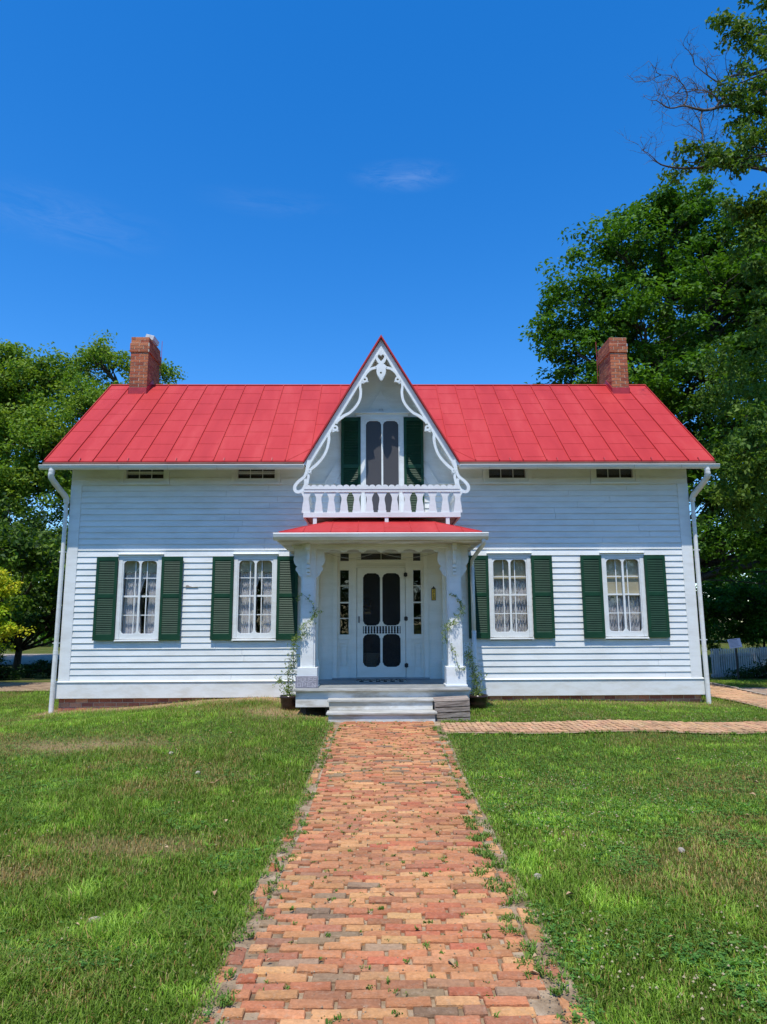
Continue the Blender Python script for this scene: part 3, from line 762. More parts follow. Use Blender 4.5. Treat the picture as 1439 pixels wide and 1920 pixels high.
for u in us: rib(u, vstart(u) + 0.0, u, RV - 0.02)
LEN = RV - EV
for i in range(len(us) - 1):
    off = (0.38 if i % 2 else 0.12) + random.uniform(-0.02, 0.02)
    v = EV + off
    while v < RV - 0.08:
        a, b = us[i], us[i + 1]
        if vstart(a) < v - 0.01 and vstart(b) < v - 0.01: rib(a + 0.01, v, b - 0.01, v + random.uniform(-0.008, 0.008), 0.010, 0.0045)
        v += 0.445
for s in (-1, 1): rib(s * (hb_ + 0.02), EV + 0.01, s * 1.10, EV + 0.66, 0.02, 0.012); rib(s * (hb_ + 0.34), EV + 0.01, s * 1.10, EV + 0.67, 0.012, 0.006)
roof = mb.build('roof', M['red'], house)
mb = MB().tube([(-HU, RV, RZ + 0.012), (HU, RV, RZ + 0.012)], 0.022, 8); mb.build('ridge_cap', M['red'], roof)
# snow guards / drip loops along the eave
mb = MB()
for i, u in enumerate(us[1:-1]):
    if abs(u) > hb_ + 0.05 and i % 2 == 0: mb.prism([(EV - 0.02, EZ + 0.0), (EV + 0.02, EZ + 0.065), (EV + 0.06, EZ + 0.06)], u + 0.20, u + 0.212, 'x')
mb.each('roof_cleat', M['redtrim'], roof)
# gable roof
mb = MB(); FV = -0.615
for s in (-1, 1):
    A = (0, FV, GP + 0.030); B = (s * (hb_ + 0.022), FV, EZ - 0.02); C_ = (0, vap + 0.1, GP + 0.030); D_ = (s * (hb_ + 0.022), EV + 0.1, EZ - 0.02)
    t_ = 0.020
    vs = [A, B, D_, C_] + [(p[0] - s * t_ * 0.86, p[1], p[2] - t_ * 0.5) for p in (A, B, D_, C_)]
    vs[4] = (0, A[1], A[2] - 0.05); vs[7] = (0, C_[1], C_[2] - 0.05)
    mb.add(vs, [(0, 1, 2, 3), (7, 6, 5, 4), (0, 4, 5, 1), (1, 5, 6, 2), (2, 6, 7, 3)])
mb.build('gable_roof', M['red'], house)
mb = MB()
for s in (-1, 1):                                    # boarded underside of the gable overhang
    A = (0, -0.50, GP - 0.06); B = (s * (hb_ - 0.03), -0.50, EZ - 0.05)
    vs = [A, B, (B[0], 0.02, B[2]), (0, 0.02, A[2])]; vs += [(p[0], p[1], p[2] - 0.03) for p in vs]
    mb.add(vs, [(0, 1, 2, 3), (7, 6, 5, 4), (0, 4, 5, 1), (1, 5, 6, 2), (2, 6, 7, 3), (3, 7, 4, 0)])
mb.each('gable_soffit', M['white'], house)
# barge boards with scrolled brackets
def cr(X, Y): return ((X - 708) * 0.002845, 7.215 - (Y - 47) * 0.0030)
for s in (-1, 1):
    mb = MB()
    def off(d0, d1, y0, y1):
        p0 = GP - d0; p1 = GP - d1
        mb.prism([(0, p0), (s * (p0 - 4.64) / SL, 4.64), (s * (p1 - 4.64) / SL, 4.64), (0, p1)], y0, y1)
    off(0.035, 0.200, -0.540, -0.490); off(0.200, 0.285, -0.604, -0.500)
    bb = mb.build('barge_board', M['trim'], house, bevel=0.003)
    sc = MB(); Y0, Y1 = -0.612, -0.572
    def T(pts): return [(s * x, z) for x, z in (cr(*p) for p in pts)]
    sc.ribbon(T([(735, 262), (775, 272), (808, 300), (828, 336)]), [0.055, 0.045, 0.05], Y0, Y1)
    sc.ribbon(T([(842, 352), (852, 385), (848, 430), (855, 480), (880, 525), (920, 565), (965, 590), (1005, 622), (1012, 640)]), [0.030, 0.05, 0.05, 0.05, 0.055, 0.04], Y0, Y1)
    sc.ribbon(T([(1042, 680), (1062, 705), (1062, 750), (1075, 810), (1102, 862), (1140, 905), (1180, 938), (1196, 950)]), [0.030, 0.055, 0.05, 0.05, 0.055, 0.035], Y0, Y1)
    sc.ribbon(T([(1188, 880), (1205, 940), (1196, 985), (1203, 1020), (1212, 1048)]), [0.09, 0.05, 0.045, 0.07], Y0 + 0.003, Y1 + 0.003)
    sc.ribbon(T([(1206, 940), (1222, 985), (1262, 1018), (1285, 1050), (1280, 1078), (1255, 1084), (1228, 1066), (1214, 1030), (1218, 1000)]), [0.05, 0.055, 0.06, 0.06, 0.06, 0.05], Y0 - 0.003, Y1 - 0.003)
    def disc(X, Y, ro, ri, y0, y1, pts=18):
        cx_, cz = T([(X, Y)])[0]; q = [(cx_ + math.cos(a) * ro, cz + math.sin(a) * ro) for a in [6.2832 * k / pts for k in range(pts)]]
        q2 = [(cx_ + math.cos(a) * ri, cz + math.sin(a) * ri) for a in [6.2832 * k / pts for k in range(pts)]]
        sc.ring(q, q2, y0, y1)
    disc(820, 345, 0.058, 0.022, Y0 - 0.003, Y1 + 0.003); disc(1020, 670, 0.058, 0.024, Y0 - 0.003, Y1 + 0.003); disc(1190, 950, 0.042, 0.012, Y0 - 0.006, Y1 + 0.001)
    for pts in ([(800, 350), (795, 362), (812, 362), (835, 375), (832, 350)], [(835, 340), (843, 350), (843, 372), (826, 362)], [(1000, 676), (998, 692), (1014, 690), (1040, 698), (1034, 672)], [(1036, 655), (1044, 668), (1046, 692), (1028, 684)], [(1180, 952), (1174, 968), (1190, 965), (1205, 975), (1204, 950)]):
        sc.prism(T(pts), Y0, Y1 - 0.004)
    sc.build('scroll_bracket', M['trim'], bb)
mb = MB(); Y0, Y1 = -0.620, -0.570
def T0(pts): return [cr(*p) for p in pts]
outer = T0([(707, 140), (690, 165), (672, 180), (668, 200), (680, 225), (697, 243), (707, 248), (718, 243), (735, 225), (746, 200), (742, 180), (724, 165)])
heart = T0([(707, 184), (699, 176), (690, 176), (684, 185), (687, 198), (697, 210), (707, 222), (718, 210), (727, 198), (730, 185), (724, 176), (715, 176)])
mb.ring(outer, heart, Y0, Y1)
for s in (-1, 1):
    mb.ribbon([(s * x, z) for x, z in T0([(708, 244), (725, 250), (740, 266)])], [0.06, 0.055], Y0 + 0.003, Y1 - 0.003)
    mb.ribbon([(s * x, z) for x, z in T0([(735, 175), (748, 200), (760, 235)])], [0.0, 0.03, 0.0], Y0 + 0.006, Y1 - 0.006) if False else None
    mb.ribbon([(s * x, z) for x, z in T0([(714, 236), (728, 262), (735, 292), (726, 322), (710, 350)])], [0.05, 0.03, 0.02], Y0 + 0.001, Y1 - 0.001)
po = T0([(707, 235), (725, 262), (738, 292), (732, 318), (718, 332), (707, 354), (696, 332), (682, 318), (676, 292), (690, 262)])
pi_ = [(cr(706, 300)[0] + 0.022 * math.sin(-a) * -1, cr(706, 300)[1] + 0.022 * math.cos(a)) for a in [6.2832 * k / 10 for k in range(10)]]
mb.ring(po, pi_, Y0 - 0.003, Y1)
mb.build('gable_pendant', M['trim'], house, bevel=0.0)
# soffit, fascia, gutters
for s, a, b in ((-1, -6.46, -1.50), (1, 1.50, 6.46)):
    MB().box(a, b, -0.508, -0.47, 4.58, 4.706).build('fascia', M['fascia'], house)
    MB().prism([(-0.47, 4.668), (-0.02, 4.70), (-0.02, 4.725), (-0.47, 4.70)], max(a, -6.40), min(b, 6.40), 'x').build('soffit', M['white'], house)
    mb = MB(); prof = []
    for k in range(11):
        t_ = math.pi * k / 10; prof.append((-0.565 - 0.062 * math.cos(t_), 4.622 - 0.075 * math.sin(t_)))
    inner = [(-0.565 - 0.057 * math.cos(math.pi * k / 10), 4.622 - 0.070 * math.sin(math.pi * k / 10)) for k in range(10, -1, -1)]
    mb.prism(prof + inner, a - 0.01, b + 0.01, 'x')
    mb.tube([(a - 0.01, -0.630, 4.624), (b + 0.01, -0.630, 4.624)], 0.008, 6)
    mb.prism(prof, a - 0.014, a - 0.010, 'x').prism(prof, b + 0.010, b + 0.014, 'x')
    g = mb.build('gutter', M['gutter'], house)
    mb = MB(); x = a + 0.55
    while x < b:
        band = [(-0.565 - 0.066 * math.cos(math.pi * k / 10), 4.622 - 0.079 * math.sin(math.pi * k / 10)) for k in range(11)]
        mb.prism(band + list(reversed(prof)), x, x + 0.012, 'x'); x += 0.92 + random.uniform(-0.02, 0.02)
    mb.each('gutter_joint', M['cream'], g)
    # downspout
    r_ = 0.052; X = s * 6.245
    mb = MB()
    pts = smooth([(X, -0.565, 4.60), (X, -0.565, 4.50), (X + s * 0.012, -0.53, 4.40), (s * 6.21, -0.30, 4.24), (s * 6.148, -0.12, 4.10), (s * 6.148, -0.080, 4.0)], 5)
    mb.tube(pts, [0.055 + 0.003 * math.sin(i * 2.1) for i in range(len(pts))], 12)
    el = mb
    mb = MB(); mb.tube([(s * 6.148, -0.080, 4.02), (s * 6.149, -0.080, 2.95)], 0.038, 12).tube([(s * 6.149, -0.080, 2.97), (s * 6.152, -0.085, 1.16)], 0.041, 12)
    gz = -0.03 if s < 0 else 0.09
    mb.tube([(s * 6.152, -0.085, 1.14), (s * 6.156, -0.095, gz)], 0.044, 12).tube([(s * 6.152, -0.085, 1.10), (s * 6.152, -0.085, 1.17)], 0.047, 12)
    dsp = mb.build('downspout', M['gutter'], house, smooth_=False)
    el.build('elbow', M['gutter'], dsp, smooth_=True)
    mb = MB()
    for z in (3.03, 1.30): mb.box(s * 6.165 - 0.06, s * 6.165 + 0.06, -0.08, 0.0, z, z + 0.018)
    mb.each('bracket', M['gutter'], dsp)
# chimneys
for s, u0, u1 in ((-1, -5.87, -5.46), (1, 5.49, 5.89)):
    ch = brickwork('chimney', u0, u1, 2.12, 2.98, 6.85, 8.0, house, sides=(True, True), palette=cbrick)
    brickwork('chimney_cap', u0 - 0.022, u1 + 0.022, 2.098, 3.0, 8.0, 8.225, ch, palette=cbrick) 
    brickwork('cap_course', u0 - 0.005, u1 + 0.005, 2.115, 2.985, 8.225, 8.375, ch, palette=cbrick)
    mb = MB(); z0 = zr(2.12) - 0.02
    mb.box(u0 - 0.012, u1 + 0.012, 2.105, 2.12, z0, z0 + 0.16)
    for X in (u0 - 0.012, u1): mb.prism([(2.105, z0), (2.105, z0 + 0.16), (2.5, RZ + 0.14), (2.99, z0 + 0.16), (2.99, z0)], X, X + 0.012, 'x')
    mb.build('flashing', M['redtrim'], ch)
    rx = u1 + 0.06 if s < 0 else u0 - 0.06
    MB().tube([(rx, 2.9, 7.0), (rx, 2.9, 8.6)], 0.006, 6).build('lightning_rod', M['redtrim'], ch)
    if s < 0:
        rot = Matrix.Rotation(R(14), 3, 'Y')
        MB().box(-5.63, -5.43, 2.35, 2.75, 8.42, 8.53, rot=rot).box(-5.60, -5.46, 2.4, 2.7, 8.33, 8.45).build('flue_cover', M['steel'], ch, bevel=0.004)

# ---- entrance
FZ = 0.605
dk = MB()
for k in range(19):
    y1_ = -0.0 - 0.1 * k; dk.box(-1.43, 1.40, y1_ - 0.0985, y1_, FZ - 0.030, FZ + random.uniform(-0.0015, 0.0015))
deck = dk.build('porch_deck', M['grey_floor'], house)
MB().box(-1.445, 1.415, -1.945, -1.90, FZ - 0.036, FZ + 0.002).build('deck_nosing', M['tread'], deck, bevel=0.004)
sk = MB().box(-1.425, 1.395, -1.89, -1.86, 0.315, FZ - 0.036)
for X in (-1.425, 1.365): sk.box(X, X + 0.03, -1.86, -0.05, 0.315, FZ - 0.032)
sk.build('deck_skirt', M['cream'], deck, bevel=0.003)
mb = MB()
for X in (-1.35, -0.95, 1.0, 1.32): mb.box(X, X + 0.09, -1.80, -1.70, -0.1, 0.32)
mb.each('deck_pier', M['iron'], deck)
for (a, b, f, zt, zb) in ((-0.88, 0.79, -2.2, 0.462, 0.30), (-0.875, 0.80, -2.5, 0.300, 0.115)):
    st = MB().box(a - 0.012, b + 0.012, f - 0.025, f + 0.30, zt - 0.030, zt).build('step', M['tread'], house, bevel=0.004)
    MB().box(a + 0.02, b - 0.02, f + 0.005, f + 0.028, zb, zt - 0.030).box(a + 0.02, a + 0.045, f + 0.028, f + 0.30, zb, zt - 0.03).box(b - 0.045, b - 0.02, f + 0.028, f + 0.30, zb, zt - 0.03).build('riser', M['cream'], st, bevel=0.002)
# columns
def column(cx):
    col = MB().box(cx - 0.107, cx + 0.107, -1.65, -1.435, 0.92, 3.0).box(cx - 0.122, cx + 0.122, -1.635, -1.45, 0.92, 3.0)
    col = MB()
    ch_ = 0.028; a = 0.122
    o8 = [(-a + ch_, -a), (a - ch_, -a), (a - ch_, -a + ch_), (a, -a + ch_), (a, a - ch_), (a - ch_, a - ch_), (a - ch_, a), (-a + ch_, a), (-a + ch_, a - ch_), (-a, a - ch_), (-a, -a + ch_), (-a + ch_, -a + ch_)]
    col.prism([(cx + x, -1.542 + y) for x, y in o8], 0.93, 2.99, 'z')
    c = col.build('porch_column', M['trim'], house, bevel=0.002)
    MB().box(cx - 0.165, cx + 0.165, -1.707, -1.377, FZ + 0.03, 0.93).box(cx - 0.182, cx + 0.182, -1.724, -1.36, FZ + 0.004, FZ + 0.034).build('column_base', M['trim'], c, bevel=0.004)
    for s in (-1, 1):
        # pixels of the scalloped outline measured outward from the shaft
        z0 = 2.42
        pr = [(0.0, z0), (0.0, 2.985), (0.18, 2.985), (0.20, 2.955), (0.15, 2.94), (0.135, 2.90), (0.138, 2.83), (0.150, 2.74), (0.140, 2.68), (0.115, 2.64), (0.085, 2.615), (0.105, 2.60), (0.115, 2.57), (0.105, 2.54), (0.085, 2.525), (0.075, 2.50), (0.055, 2.465), (0.03, 2.44)]
        MB().prism([(cx + s * (0.120 + x), z) for x, z in pr], -1.565, -1.52).build('side_bracket', M['trim'], c, bevel=0.002)
    mb = MB()
    prf = [(-1.664, 2.455), (-1.664, 2.985), (-1.76, 2.985), (-1.80, 2.93), (-1.765, 2.90), (-1.76, 2.80), (-1.775, 2.72), (-1.755, 2.66), (-1.72, 2.63), (-1.735, 2.60), (-1.725, 2.57), (-1.70, 2.555), (-1.705, 2.53), (-1.695, 2.505), (-1.68, 2.495)]
    mb.prism(prf, cx - 0.026, cx + 0.026, 'x')
    for z in (2.90,): mb.box(cx - 0.034, cx + 0.034, -1.845, -1.79, z - 0.02, z + 0.085)
    for z in (2.60, 2.535, 2.475): mb.box(cx - 0.032, cx + 0.032, -1.755 + (2.6 - z) * 0.2, -1.70, z - 0.022, z + 0.02)
    mb.build('front_bracket', M['trim'], c, bevel=0.002)
    return c
CXL, CXR = -1.262, 1.212
column(CXL); column(CXR)
# half pilasters on the wall and flat panelling
for s, c in ((-1, -1.31), (1, 1.26)):
    mb = MB().box(c - 0.10, c + 0.10, -0.10, 0.0, FZ + 0.36, 2.97)
    mb.box(c - 0.125, c + 0.125, -0.125, 0.0, FZ + 0.001, FZ + 0.36)
    p = mb.build('pilaster', M['entry'], house, bevel=0.004)
    i0_, i1_ = (c + 0.10, -0.935) if s < 0 else (0.885, c - 0.10)
    MB().box(i0_, i1_, -0.030, 0.01, FZ, 3.08).build('entry_panel', M['entry'], house, bevel=0.003)
# door surround
sr = MB(); y0, y1 = -0.055, 0.08
def sb(a, b, z0, z1, ya=y0, yb=y1): sr.box(a, b, ya, yb, z0, z1)
sb(-0.935, -0.855, FZ, 3.10, -0.075); sb(0.805, 0.885, FZ, 3.10, -0.075)
sb(-0.590, -0.485, FZ, 3.08); sb(0.455, 0.560, FZ, 3.08)                      # mullion posts
sb(-0.855, 0.805, 3.045, 3.10, -0.060)
for a, b in ((-0.855, -0.590), (0.560, 0.805)):
    sb(a, b, 2.79, 2.845, -0.040); sb(a, a + 0.05, 2.845, 3.045, -0.040); sb(b - 0.05, b, 2.845, 3.045, -0.040)
    sb(a, a + 0.048, 1.44, 2.79, -0.035); sb(b - 0.048, b, 1.44, 2.79, -0.035); sb(a + 0.048, b - 0.048, 2.67, 2.79, -0.035); sb(a, b, 1.35, 1.44, -0.050)
    for z, h in ((2.365, 0.008), (2.045, 0.014), (1.745, 0.008)): sb(a + 0.048, b - 0.048, z - h, z + h, -0.02, 0.03)
    sb(a, b, FZ + 0.02, 1.35, -0.015, 0.05)
    sb(a, a + 0.05, FZ + 0.02, 1.35, -0.038); sb(b - 0.05, b, FZ + 0.02, 1.35, -0.038); sb(a + 0.05, b - 0.05, FZ + 0.02, 0.80, -0.036); sb(a + 0.05, b - 0.05, 1.27, 1.35, -0.036)
    sb(a + 0.085, b - 0.085, 0.86, 1.21, -0.026)
sb(-0.485, 0.455, 2.745, 2.835, -0.045); sb(-0.485, 0.455, 2.715, 2.745, -0.075); sb(-0.485, 0.455, 2.835, 2.868, -0.06)
sb(-0.485, -0.405, 2.868, 3.045, -0.045); sb(0.38, 0.455, 2.868, 3.045, -0.045); sb(-0.018, -0.006, 2.868, 3.045, 0.0, 0.02)
surround = sr.build('door_surround', M['entry'], house, bevel=0.002)
for a, b, c, d in ((-0.86, -0.58, 1.44, 2.70), (0.55, 0.81, 1.44, 2.70), (-0.86, -0.58, 2.83, 3.05), (0.55, 0.81, 2.83, 3.05), (-0.42, 0.40, 2.86, 3.05)):
    MB().add([(a, 0.035, c), (b, 0.035, c), (b, 0.035, d), (a, 0.035, d)], [(0, 1, 2, 3)]).build('glass', M['glass'], surround)
MB().box(-0.94, 0.89, -0.16, 0.10, FZ + 0.003, FZ + 0.032).build('threshold', M['grey_floor'], surround, bevel=0.003)
# screen door
sdm = MB(); y0, y1 = -0.048, -0.018; D0, D1, cm = -0.478, 0.448, -0.012
B0, T0_ = FZ + 0.036, 2.712
og = ogee(0.075)
zs = [B0, 1.456, 1.594, T0_]
for a, b in ((D0, cm), (cm, D1)):
    ha = a + (0.115 if a == D0 else 0.022); hb2 = b - (0.095 if b == D1 else 0.022)
    plate(sdm, a, b, zs[2], zs[3], ha, hb2, zs[2] + 0.012, zs[3] - 0.105, y0, y1, og)
    plate(sdm, a, b, zs[0], zs[1], ha, hb2, zs[0] + 0.19, zs[1] - 0.010, y0, y1, og)
sdm.box(D0, D0 + 0.113, y0, y1, zs[1], zs[2]).box(D1 - 0.093, D1, y0, y1, zs[1], zs[2])
door = sdm.build('screen_door', M['entry'], house)
mb = MB(); n = 13; xa, xb = D0 + 0.113, D1 - 0.093
for i in range(n):
    x = xa + (xb - xa) * (i + 0.5) / n
    mb.lathe([(0.009, 0), (0.009, 0.02), (0.015, 0.035), (0.008, 0.055), (0.014, 0.07), (0.008, 0.085), (0.015, 0.105), (0.009, 0.12), (0.009, 0.138)], (x, (y0 + y1) / 2, zs[1]), 8)
mb.build('spindle_row', M['trim'], door, smooth_=True)
MB().add([(D0 + 0.05, -0.020, B0), (D1 - 0.05, -0.020, B0), (D1 - 0.05, -0.020, T0_), (D0 + 0.05, -0.020, T0_)], [(0, 1, 2, 3)]).build('insect_screen', M['screen'], door)
for z in (2.575, 1.735, 0.86):
    hx = D1 + 0.012; q = [(hx - 0.034, z - 0.03), (hx, z - 0.045), (hx + 0.034, z - 0.03), (hx + 0.034, z + 0.03), (hx, z + 0.045), (hx - 0.034, z + 0.03)]
    MB().prism(q, -0.066, -0.050).tube([(hx, -0.07, z - 0.045), (hx, -0.07, z + 0.045)], 0.009, 8).build('hinge', M['iron'], door)
MB().box(D0 + 0.028, D0 + 0.048, -0.060, -0.048, 1.66, 1.78).tube(smooth([(D0 + 0.038, -0.06, 1.68), (D0 + 0.038, -0.095, 1.69), (D0 + 0.038, -0.095, 1.75), (D0 + 0.038, -0.06, 1.76)], 4), 0.007, 8).build('door_handle', M['iron'], door)
# porch roof, gutter, soffit, valance
mb = MB(); U0, U1, VF, ZF, KP = -1.72, 1.64, -2.10, 3.145, 0.37
def zp(d): return ZF + KP * d
dd = 0.95
P = [(U0, VF, ZF), (U1, VF, ZF), (U1, 0, ZF), (U0, 0, ZF)]
Q2 = [(U0 + dd, VF + dd, zp(dd)), (U1 - dd, VF + dd, zp(dd)), (U1 - dd, 0, zp(dd)), (U0 + dd, 0, zp(dd))]
vs = P + Q2 + [(p[0], p[1], p[2] - 0.02) for p in P]
mb.add(vs, [(0, 1, 5, 4), (1, 2, 6, 5), (3, 0, 4, 7), (4, 5, 6, 7), (8, 9, 1, 0), (9, 10, 2, 1), (11, 8, 0, 3), (8, 11, 10, 9)])
def bar3(a, b, r=0.009): mb.tube([a, b], r, 5)
bar3(P[0], Q2[0]); bar3(P[1], Q2[1])
for u in (-1.32, -0.87, -0.42, 0.03, 0.48, 0.93, 1.33):
    d = min(dd, u - U0, U1 - u); bar3((u, VF, ZF + 0.006), (u, VF + d, zp(d) + 0.006), 0.008)
for i, u in enumerate((-1.32, -0.87, -0.42, 0.03, 0.48)):
    d = 0.30 if i % 2 else 0.55; bar3((u, VF + d, zp(d)), (u + 0.45, VF + d, zp(d)), 0.004)
proof = mb.build('porch_roof', M['red'], house)
prof = [(-2.10, 3.118), (-2.205, 3.118), (-2.215, 3.108), (-2.20, 3.05), (-2.155, 3.005), (-2.10, 3.0)]
mb = MB().prism(prof, -1.80, 1.735, 'x')
for X, s in ((-1.80, -1), (1.735, 1)):               # returns along the sides
    q = [(X + s * 0.0, -2.10), (X, 0.0), (X - s * 0.075, 0.0), (X - s * 0.075, -2.10)]
    mb.prism([(X, -2.12), (X, 0), (X - s * 0.075, 0), (X - s * 0.075, -2.12)], 3.03, 3.112, 'z')
pg = mb.build('porch_gutter', M['gutter'], proof, bevel=0.004)
mb = MB()
mb.prism([(-1.73, -2.10), (1.66, -2.10), (1.66, 0), (-1.73, 0)], 2.99, 3.012, 'z')
mb.build('porch_soffit', M['cream'], proof)
mb = MB()
mb.box(CXL - 0.11, CXR + 0.11, -1.655, -1.50, 2.925, 2.99)
for c in (CXL, CXR): mb.box(c - 0.075, c + 0.075, -1.50, -0.02, 2.925, 2.99)
mb.build('porch_beam', M['trim'], proof, bevel=0.003)
mb = MB(); xa, xb = CXL + 0.27, CXR - 0.27; n = 6; pts = [(xa - 0.05, 2.925), (xb + 0.05, 2.925)]
low = []
for i in range(n):
    x0 = xa + (xb - xa) * i / n; x1 = xa + (xb - xa) * (i + 1) / n; wd_ = x1 - x0
    low += [(x0, 2.862), (x0 + 0.012, 2.845), (x0 + 0.03, 2.870), (x0 + 0.05, 2.868), (x0 + 0.065, 2.888)]
    for k in range(5): t_ = k / 4; low.append((x0 + 0.07 + (wd_ - 0.14) * t_, 2.893 + 0.014 * math.sin(math.pi * t_)))
    low += [(x1 - 0.065, 2.888), (x1 - 0.05, 2.868), (x1 - 0.03, 2.870), (x1 - 0.012, 2.845)]
low.append((xb, 2.862))
mb.prism(pts + list(reversed(low)), -1.60, -1.575)
mb.build('valance', M['trim'], proof)
mb = MB()
pts = smooth([(1.66, -2.12, 3.02), (1.665, -2.05, 2.94), (1.70, -1.2, 2.90), (1.745, -0.25, 2.86), (1.750, -0.10, 2.80), (1.750, -0.09, 2.70)], 5)
mb.tube(pts, 0.036, 10).tube([(1.750, -0.09, 2.72), (1.752, -0.09, 1.48)], 0.041, 12).tube([(1.752, -0.09, 1.50), (1.755, -0.10, 0.20)], 0.045, 12)
mb.build('porch_downspout', M['gutter'], proof, smooth_=True)
# ---- balcony
BF, BL_, BR_ = -1.37, -1.395, 1.385
mb = MB()
for k in range(11): mb.box(BL_ + 0.03, BR_ - 0.03, BF + 0.05 + 0.12 * k, BF + 0.165 + 0.12 * k, 3.515, 3.540)
bal = mb.build('balcony', M['cream'], house)
mb = MB()
for x in (-1.19, 0.075, 1.155): mb.box(x - 0.033, x + 0.033, BF - 0.012, BF + 0.05, zp(BF - VF) - 0.05, 3.50)
for x in (-1.19, 0.075, 1.155): mb.box(x - 0.033, x + 0.033, -0.5, -0.44, 3.3, 3.515)
mb.each('balcony_post', M['trim'], bal, bevel=0.002)
mb = MB().box(BL_, BR_, BF - 0.022, BF + 0.022, 3.495, 3.585); mb.build('bottom_rail', M['trim'], bal, bevel=0.002)
def scallops(a, b, n, zb, zt):
    r_ = (b - a) / n / 2; out = [(a, zb), (b, zb)]
    for i in range(n):
        c = b - r_ * (2 * i + 1)
        for k in range(7): t_ = math.pi * k / 6; out.append((c + r_ * math.cos(t_), zt - r_ * 0.8 + r_ * 0.8 * math.sin(t_)))
    return out
mb = MB().box(BL_, BR_, BF - 0.022, BF + 0.022, 3.95, 4.045).prism(scallops(BL_ + 0.01, BR_ - 0.01, 24, 4.0, 4.082), BF - 0.030, BF - 0.024); mb.build('top_rail', M['trim'], bal, bevel=0.0)
PB = (BR_ - BL_) / 12.94
def balprof(half, z0, z1):
    pr = [(0, 0.86), (0.06, 0.86), (0.07, 0.62), (0.22, 0.60), (0.42, 0.52), (0.60, 0.40), (0.72, 0.42), (0.84, 0.56), (0.93, 0.80), (1.0, 0.86)]
    pr = [(0, .70), (0.10, .70), (0.13, .62), (0.30, .60), (0.48, .50), (0.62, .42), (0.74, .46), (0.85, .62), (0.93, .78), (1.0, .80)]
    z = lambda t_: z0 + (z1 - z0) * t_
    return [(-half * w_, z(t_)) for t_, w_ in pr] + [(half * w_, z(t_)) for t_, w_ in reversed(pr)]
proto = MB().prism(balprof(PB / 2, 0, 0.375), -0.010, 0.010).build('baluster', M['trim'], bal, loc=(0, BF, 3.58))
xsb = [BL_ + 0.045 + (BR_ - BL_ - 0.09) * i / 12 for i in range(13)]
for i, x in enumerate(xsb):
    o = proto if i == 0 else proto.copy()
    if i: COL.objects.link(o); o.parent = bal
    o.location = (x, BF, 3.58)
for s, X in ((-1, BL_ + 0.02), (1, BR_ - 0.02)):
    MB().box(X - 0.02, X + 0.02, BF + 0.024, -0.03, 3.495, 3.585).box(X - 0.02, X + 0.02, BF + 0.024, -0.03, 3.95, 4.045).each('side_rail', M['trim'], bal)
    for k in range(6):
        o = proto.copy(); COL.objects.link(o); o.parent = bal; o.rotation_euler = (0, 0, math.pi / 2); o.location = (X, BF + 0.14 + 0.21 * k, 3.58)

# ------------------------------------------------------------------ loose things about the porch
def at(u, v, w, rz=0.0): return hw(u, v, w), PSI + rz
# door mat
L_, rz = at(-0.02, -0.40, FZ + 0.003)
mb = MB(); nx_, ny_ = 46, 20
for i in range(nx_):
    for j in range(ny_):
        x = -0.46 + 0.92 * i / nx_; y = -0.24 + 0.44 * j / ny_
        k = math.sin(i * 0.9 + 2.2 * math.sin(j * 0.8)) + math.cos(j * 1.3 + 1.7 * math.sin(i * 0.55)); c = (0.50, 0.46, 0.38) if k > 0.35 else (0.02, 0.02, 0.022)
        mb.box(x, x + 0.019, y, y + 0.021, 0, 0.012 + random.uniform(0, 0.004), c, jit=0.001)
M['mat'] = attrcol('woven_mat', rough=0.95)
mt_ = mb.build('door_mat', M['mat']); mt_.location = L_; mt_.rotation_euler = (0, 0, rz)
tag(mt_, 'black and cream patterned mat on the porch floor in front of the screen door', 'door mat')
# OPEN plaque
L_, rz = at(1.0, -0.033, 2.205)
pl = empty('open_sign', L_, rz); tag(pl, 'narrow gold plaque reading OPEN on the panel right of the door', 'sign')
MB().box(-0.043, 0.043, -0.010, 0.0, -0.125, 0.105).prism([(-0.035, 0.105), (0.035, 0.105), (0.012, 0.132), (0, 0.150), (-0.012, 0.132)], -0.010, 0.0).build('backing', M['iron'], pl)
MB().box(-0.033, 0.033, -0.014, -0.0105, -0.113, 0.093).build('face', M['gold'], pl)
def letters(mb, text, x, z, w_, h_, t_, y0, y1, gap=0.35, jit=0.0):
    G_ = {'H': [[(0, 0), (0, 1)], [(1, 0), (1, 1)], [(0, .5), (1, .5)]], 'O': [[(0, 0), (0, 1), (1, 1), (1, 0), (0, 0)]], 'U': [[(0, 1), (0, 0), (1, 0), (1, 1)]],
          'S': [[(1, 1), (0, 1), (0, .5), (1, .5), (1, 0), (0, 0)]], 'E': [[(1, 1), (0, 1), (0, 0), (1, 0)], [(0, .5), (.8, .5)]], 'P': [[(0, 0), (0, 1), (1, 1), (1, .48), (0, .48)]], 'N': [[(0, 0), (0, 1), (1, 0), (1, 1)]]}
    for ch_ in text:
        for st in G_.get(ch_, []):
            for (a, b), (c, d) in zip(st, st[1:]):
                p = (x + a * w_ + random.uniform(-jit, jit), z + b * h_ + random.uniform(-jit, jit)); q = (x + c * w_ + random.uniform(-jit, jit), z + d * h_ + random.uniform(-jit, jit))
                l = math.hypot(q[0] - p[0], q[1] - p[1]) or 1; ex, ez = (q[0] - p[0]) / l * t_ / 2, (q[1] - p[1]) / l * t_ / 2
                mb.ribbon([(p[0] - ex, p[1] - ez), (q[0] + ex, q[1] + ez)], t_, y0, y1, 1)
        x += w_ * (1 + gap)
mb = MB()
for k, ch_ in enumerate('OPEN'): letters(mb, ch_, -0.014, 0.052 - 0.05 * k, 0.028, 0.034, 0.007, -0.0165, -0.0143)
mb.build('lettering', M['iron'], pl)
